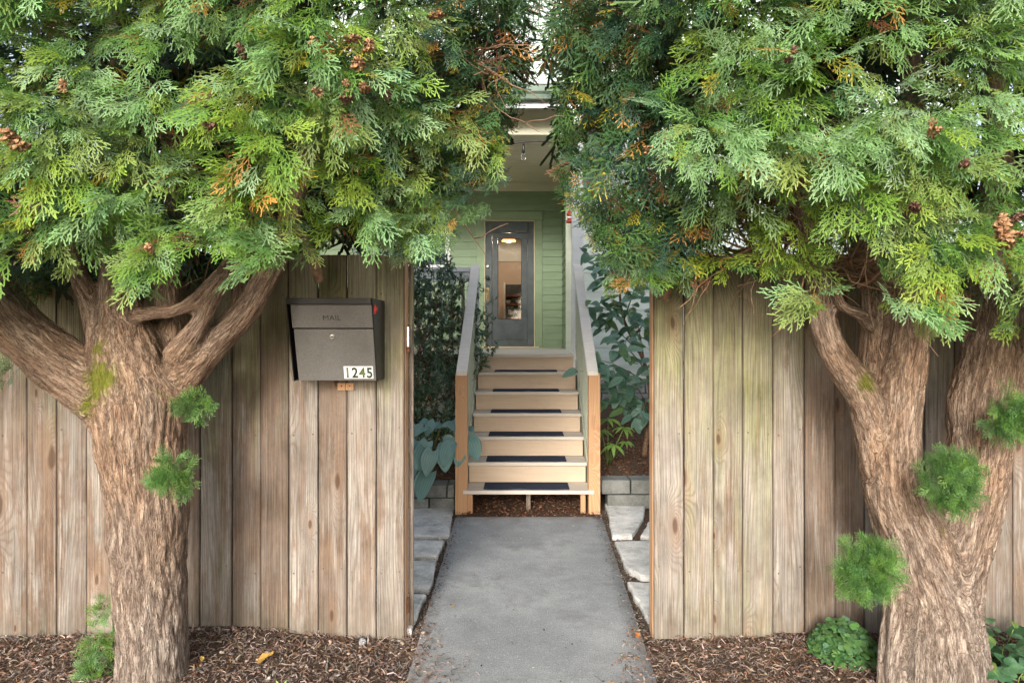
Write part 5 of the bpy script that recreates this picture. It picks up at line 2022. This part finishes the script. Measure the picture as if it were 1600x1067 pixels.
ends = [((1012, 640), (960, 600), 6.5), ((1014, 600), (925, 560), 6.4), ((1006, 560), (940, 500), 6.6), ((990, 530), (1030, 480), 6.6), ((975, 500), (925, 480), 6.5), ((975, 500), (1000, 440), 6.6), ((968, 450), (930, 420), 6.7),
        ((968, 440), (920, 392), 6.9), ((1012, 640), (985, 590), 6.3), ((1014, 610), (1020, 540), 6.5), ((1010, 580), (960, 530), 6.3), ((1012, 600), (905, 580), 6.3), ((1006, 560), (990, 480), 6.5), ((970, 450), (985, 400), 6.7),
        ((1012, 640), (945, 620), 6.4), ((1015, 620), (1000, 655), 6.4), ((1012, 600), (1040, 560), 6.4), ((980, 510), (950, 460), 6.6)]
lc = 0
for (a, b2, Y) in ends:
    A, B = P(*a, 6.72), P(*b2, Y)
    pts = [A, A.lerp(B, 0.33) + Vector((0, 0, 0.03)), A.lerp(B, 0.66) + Vector((0, 0, 0.04)), B]
    tube('branch', pts, [0.008, 0.006, 0.0045, 0.002], TW, rs, 6)
    for q in range(17):
        t = random.uniform(0.30, 1.06)
        b = A.lerp(B, t) + rvec() * 0.075
        if b.x < 0.62 and b.z < 1.3 and a != (1012, 600):
            continue
        rv = rvec(); rv.z *= 0.45
        d = ((B - A).normalized() * 0.35 + rv * 0.9 + Vector((0, -0.35, -0.28))).normalized()
        m3 = basis(d, Vector((0, -0.75, 1)) + rvec() * 0.3, random.uniform(0.75, 1.25))
        o = bpy.data.objects.new('leaf', RL[random.choice((0, 0, 1, 1, 2, 3, 4))])
        COL.objects.link(o)
        o.parent = rs
        qv = b - rs.location
        o.matrix_basis = Matrix([[*m3[0], qv.x], [*m3[1], qv.y], [*m3[2], qv.z], [0, 0, 0, 1]])
        lc += 1
print('right shrub leaves', lc)

# young plant with whorled bright leaves in the mulch
yp = tag(empty('young_plant', P(962, 708, 6.35)), 'small bright green plant with whorls of narrow leaves in the right mulch bed', 'plant')
YL = []
for c in ((0.20, 0.34, 0.06), (0.24, 0.38, 0.09), (0.16, 0.29, 0.06)):
    vs, fs, shd = leaf_blade(0.13, 0.034, 6, 0.25, 0.45, 'lance', 0.0, 0.006, 0.0, 1)
    v, t, s = variant(vs, fs, shd)
    me = soup_mesh('leaf', v, t, s[:, None] * np.array(c)[None, :], True)
    me.materials.append(M['soft'])
    YL.append(me)
base = P(950, 720, 6.4)
base.z = 0.22
for (px, py, Y, s_) in ((950, 655, 6.45, 1.0), (975, 668, 6.3, 0.9), (958, 695, 6.15, 1.0), (978, 690, 6.2, 0.7), (940, 672, 6.4, 0.8)):
    c = P(px, py, Y)
    tube('stem', [base, base.lerp(c, 0.5) + Vector((0, 0, .02)), c], [0.006, 0.005, 0.004], bpy.data.materials['stalk_green'], yp, 6)
    for k in range(8):
        a = k * math.pi / 4 + random.uniform(-.25, .25)
        d = Vector((math.cos(a), math.sin(a) - 0.25, random.uniform(-0.35, 0.25))).normalized()
        m3 = basis(d, Vector((0, -0.3, 1)), s_ * random.uniform(0.8, 1.1))
        o = bpy.data.objects.new('leaf', random.choice(YL))
        COL.objects.link(o)
        o.parent = yp
        q = c - yp.location
        o.matrix_basis = Matrix([[*m3[0], q.x], [*m3[1], q.y], [*m3[2], q.z], [0, 0, 0, 1]])

# clover-like ground plant at the right fence foot and leafy plant by the right trunk
def lobed():
    vs, fs, sh_ = [], [], []
    for k in range(3):
        a = (k - 1) * 1.75
        v, f, s = leaf_blade(0.022, 0.024, 4, 0.15, 0.1, 'oval')
        o_ = len(vs)
        for p in v:
            vs.append((p[0] * math.cos(a) + p[1] * math.sin(a), -p[0] * math.sin(a) + p[1] * math.cos(a), p[2]))
        fs += [tuple(i + o_ for i in q) for q in f]
        sh_ += s
    return variant(vs, fs, sh_)


CL = [lobed()]
placed = []
cp_ = P(1320, 1005, 3.10)
cp_.z = 0.0
for i in range(520):
    a, r = random.uniform(0, 6.283), math.sqrt(random.random())
    x, y = cp_.x + 0.150 * r * math.cos(a), 3.10 + 0.17 * r * math.sin(a)
    h = 0.02 + 0.15 * (1 - r * r) * random.uniform(0.5, 1)
    placed.append((0, basis(Vector((random.uniform(-1, 1), random.uniform(-1, 1), 0.1)), Vector((0, -0.5, 1)) + rvec() * 0.45, random.uniform(0.7, 1.2)), (x, y, h), jit(random.choice(((0.10, 0.23, 0.06), (0.14, 0.28, 0.09), (0.08, 0.18, 0.06), (0.11, 0.22, 0.10))), 0.2)))
o = link('clover_plant', merge('clover_plant', CL, placed, cp_), M['soft'], None, cp_)
tag(o, 'low bright green clover-leaved plant at the fence foot left of the forked trunk', 'plant')

sb = tag(empty('leafy_plant', P(1570, 1030, 2.95)), 'low plant with broad serrated dark leaves right of the forked trunk base', 'plant')
SBL = []
for c in ((0.055, 0.14, 0.06), (0.075, 0.175, 0.085), (0.10, 0.21, 0.10), (0.16, 0.25, 0.06)):
    vs, fs, shd = leaf_blade(0.075, 0.058, 6, 0.22, 0.25, 'oval', 0.03, 0.005, 0.0, 2)
    v, t, s = variant(vs, fs, shd)
    me = soup_mesh('leaf', v, t, s[:, None] * np.array(c)[None, :], True)
    me.materials.append(M['soft'])
    SBL.append(me)
for i in range(110):
    x, y = random.uniform(1.76, 2.35), random.uniform(2.72, 3.22)
    px, py = VX + x / y * F, 0
    z = 0.02 + random.random() * 0.14
    m3 = basis(Vector((random.uniform(-1, 1), random.uniform(-1, 0.6), random.uniform(-.3, .4))), Vector((0, -0.4, 1)) + rvec() * 0.45, random.uniform(0.7, 1.25))
    o = bpy.data.objects.new('leaf', SBL[random.choice((0, 0, 1, 1, 2, 2, 3))])
    COL.objects.link(o)
    o.parent = sb
    o.matrix_basis = Matrix([[*m3[0], x - sb.location.x], [*m3[1], y - sb.location.y], [*m3[2], z - sb.location.z], [0, 0, 0, 1]])
for i in range(16):
    x, y = random.uniform(1.8, 2.3), random.uniform(2.78, 3.15)
    tube('stalk', [(x, y, -0.02), (x + random.uniform(-.03, .03), y - 0.02, 0.07), (x + random.uniform(-.05, .05), y - 0.04, 0.13)], 0.0022, bpy.data.materials['stalk_green'], sb, 5)

# green sprout, yellow fallen leaf, pebble
gs = P(440, 1062, 2.80)
gs.z = soil_h(gs.x, 2.8)
gsp = tag(empty('seedling', gs), 'tiny bright green seedling in the mulch right of the left trunk', 'plant')
for a in (-1.2, -0.5, 0.4, 1.1, 2.4):
    m3 = basis(Vector((math.sin(a), -0.3, 0.9 * math.cos(a * .6))), Vector((0, -1, 0.6)), 0.28)
    o = bpy.data.objects.new('leaf', YL[1])
    COL.objects.link(o)
    o.parent = gsp
    o.matrix_basis = Matrix([[*m3[0], 0], [*m3[1], 0], [*m3[2], 0.0], [0, 0, 0, 1]])


def fallen(px, py, Y, L, W, col, label, rot):
    vs, fs, shd = leaf_blade(L, W, 7, 0.35, -0.3, 'oval', 0.10, 0, 0, 2)
    v, t, s = variant(vs, fs, shd)
    me = soup_mesh('fallen_leaf', v, t, s[:, None] * np.array(col)[None, :], True)
    p = P(px, py, Y)
    p.z = max(soil_h(p.x, Y), 0) + 0.022
    o = link('fallen_leaf', me, M['soft'], None, p)
    o.rotation_euler = (0.15, 0.1, rot)
    tag(o, label, 'leaf')


fallen(400, 1040, 2.98, 0.075, 0.05, (0.55, 0.34, 0.09), 'curled yellow fallen leaf on the mulch between the left trunk and the path', -1.2)
fallen(316, 1050, 2.95, 0.025, 0.018, (0.55, 0.36, 0.08), 'tiny yellow leaf fragment on the mulch close to the left trunk', 0.6)
fallen(998, 1001, 3.25, 0.03, 0.026, (0.55, 0.17, 0.04), 'small orange fallen leaf at the right edge of the path', 0.3)
fallen(709, 955, 3.60, 0.02, 0.018, (0.35, 0.22, 0.09), 'small tan fallen leaf near the left edge of the path', 0.9)


def pebble(px, py, Y, r, label):
    bm = bmesh.new()
    bmesh.ops.create_icosphere(bm, subdivisions=3, radius=r)
    for v in bm.verts:
        k = 1 + 0.22 * vn(v.co.x / r, v.co.y / r, px, 1.3)
        v.co = Vector((v.co.x * k, v.co.y * k * 0.8, v.co.z * k * 1.1))
    me = bpy.data.meshes.new('pebble')
    bm.to_mesh(me); bm.free()
    for q in me.polygons:
        q.use_smooth = True
    p = P(px, py, Y)
    tag(link('pebble', me, M['pebble'], None, p), label, 'stone')


pebble(566, 1003, 3.25, 0.018, 'pale blue-grey pebble under the boards below the mailbox')

# ================================================================== MULCH LITTER
random.seed(91)


def chipv(kind, sd_):
    R = random.Random(sd_)
    if kind == 'curl':
        pts = []
        x = y = z = 0.0
        a = 0.0
        for i in range(6):
            pts.append((x, y, z))
            a += R.uniform(-0.75, 0.75)
            x += math.sin(a) * 0.0085; y += math.cos(a) * 0.0085
            z = 0.006 * math.sin(i * 0.9)
        vs, fs = [], []
        for i, p in enumerate(pts):
            ww = 0.0021 * (1 - 0.1 * i)
            vs += [(p[0] - ww, p[1], p[2]), (p[0] + ww, p[1], p[2] + 0.0008)]
        for i in range(5):
            fs.append((2 * i, 2 * i + 1, 2 * i + 3, 2 * i + 2))
        return variant(vs, fs)
    if kind == 'sprig':
        v, t, s = frond(900 + sd_, 0.05, 0.012, 0.012, 0.0022, 1)
        return v, t, s
    L, Wd, H = R.uniform(0.010, 0.024), R.uniform(0.003, 0.007), R.uniform(0.002, 0.005)
    vs = [(R.uniform(-1, 1) * Wd, -L / 2, 0), (Wd, -L * .2, 0), (Wd * .6, L / 2, 0), (-Wd, L * .3, 0), (-Wd * .5, -L * .3, H), (Wd * .7, -L * .1, H), (Wd * .3, L * .35, H), (-Wd * .7, L * .2, H)]
    return variant(vs, BOXF)


CH = [chipv('curl', i) for i in range(8)] + [chipv('chip', i) for i in range(8)] + [chipv('sprig', i) for i in range(4)]
CHC = [(0.21, 0.14, 0.10), (0.31, 0.215, 0.155), (0.14, 0.095, 0.07), (0.38, 0.285, 0.22), (0.25, 0.14, 0.09), (0.10, 0.075, 0.06), (0.46, 0.37, 0.30), (0.20, 0.17, 0.15)]


def litter(name, label, n, fx, hf, sizes=(0.6, 1.6), mixk=(0.84, 0.14, 0.02), cols=CHC, lift=0.012):
    placed = []
    k = 0
    while k < n:
        pt = fx()
        if pt is None:
            continue
        k += 1
        x, y = pt
        r = random.random()
        v = random.randrange(8) if r < mixk[0] else (8 + random.randrange(8) if r < mixk[0] + mixk[1] else 16 + random.randrange(4))
        a = random.uniform(0, 6.283)
        d = Vector((math.cos(a), math.sin(a), random.uniform(-0.25, 0.25)))
        placed.append((v, basis(d, Vector((0, 0, 1)) + rvec() * 0.45, random.uniform(*sizes)), (x, y, hf(x, y) + random.random() ** 2 * lift + 0.002), jit(random.choice(cols), 0.3)))
    me = merge(name, CH, placed, (0, 3, 0))
    tag(link(name, me, M['chip'], None, (0, 3, 0)), label, kind='stuff')


def f_front():
    y = random.uniform(2.35, 3.42)
    x = random.uniform(-2.75, 2.6)
    l, r = path_x(y)
    d = max(l - x, x - r)
    if d < 0:
        # spilled on the edges of the path, more on its near left corner
        e = min(x - l, r - x)
        lim = (0.5 if x - l < r - x else 0.36) * max(0, (3.5 - y)) + 0.04
        if e > lim * random.random() ** 1.5 or random.random() < 0.3:
            return None
        return x, y
    return x, y


def hfront(x, y):
    return max(soil_h(x, y), 0.001 if path_x(y)[0] < x < path_x(y)[1] else -1)


litter('mulch_litter', 'curled brown needles and bark chips strewn over the mulch', 24000, f_front, hfront)


def f_gap():
    y = random.uniform(3.35, 5.75)
    s = random.choice((-1, 1))
    l, r = path_x(y)
    x = (l - random.gauss(0.02, 0.035)) if s < 0 else (r + random.gauss(0.02, 0.035))
    if random.random() < 0.35:
        x = l - random.uniform(0, 0.6) if s < 0 else r + random.uniform(0, 0.9)
    return x, y


litter('path_edge_litter', 'gritty bits and chips in the joints beside the path', 5200, f_gap, lambda x, y: max(soil_h(x, y) + 0.004, 0.001 if path_x(y)[0] < x < path_x(y)[1] else -1), (0.35, 0.8), (0.3, 0.7, 0.0),
       [(0.10, 0.085, 0.07), (0.20, 0.17, 0.14), (0.32, 0.28, 0.24), (0.14, 0.10, 0.07)], 0.006)


def f_bed():
    s = random.random()
    if s < 0.6:
        return random.uniform(0.66, 2.2), random.uniform(5.98, 8.2)
    if s < 0.85:
        return random.uniform(-1.7, -0.6), random.uniform(5.92, 7.2)
    return random.uniform(-0.5, 0.58), random.uniform(5.5, 6.6)


litter('bed_mulch', 'reddish brown mulch chips in the raised beds and under the stair', 9000, f_bed,
       lambda x, y: (bed_h(x, y) if not (-0.585 < x < 0.66) else -0.012 + 0.02 * max(0, y - 5.5)), (0.8, 1.7), (0.3, 0.7, 0.0),
       [(0.16, 0.065, 0.035), (0.22, 0.10, 0.055), (0.10, 0.05, 0.03), (0.28, 0.16, 0.10)])


def f_path():
    y = random.uniform(2.6, 5.3)
    l, r = path_x(y)
    return random.uniform(l + .02, r - .02), y


litter('path_crumbs', 'few scattered crumbs and needles on the path', 420, f_path, lambda x, y: 0.001, (0.25, 0.6), (0.5, 0.5, 0.0), [(0.12, 0.08, 0.06), (0.06, 0.05, 0.045), (0.30, 0.22, 0.15), (0.5, 0.5, 0.5)], 0.001)
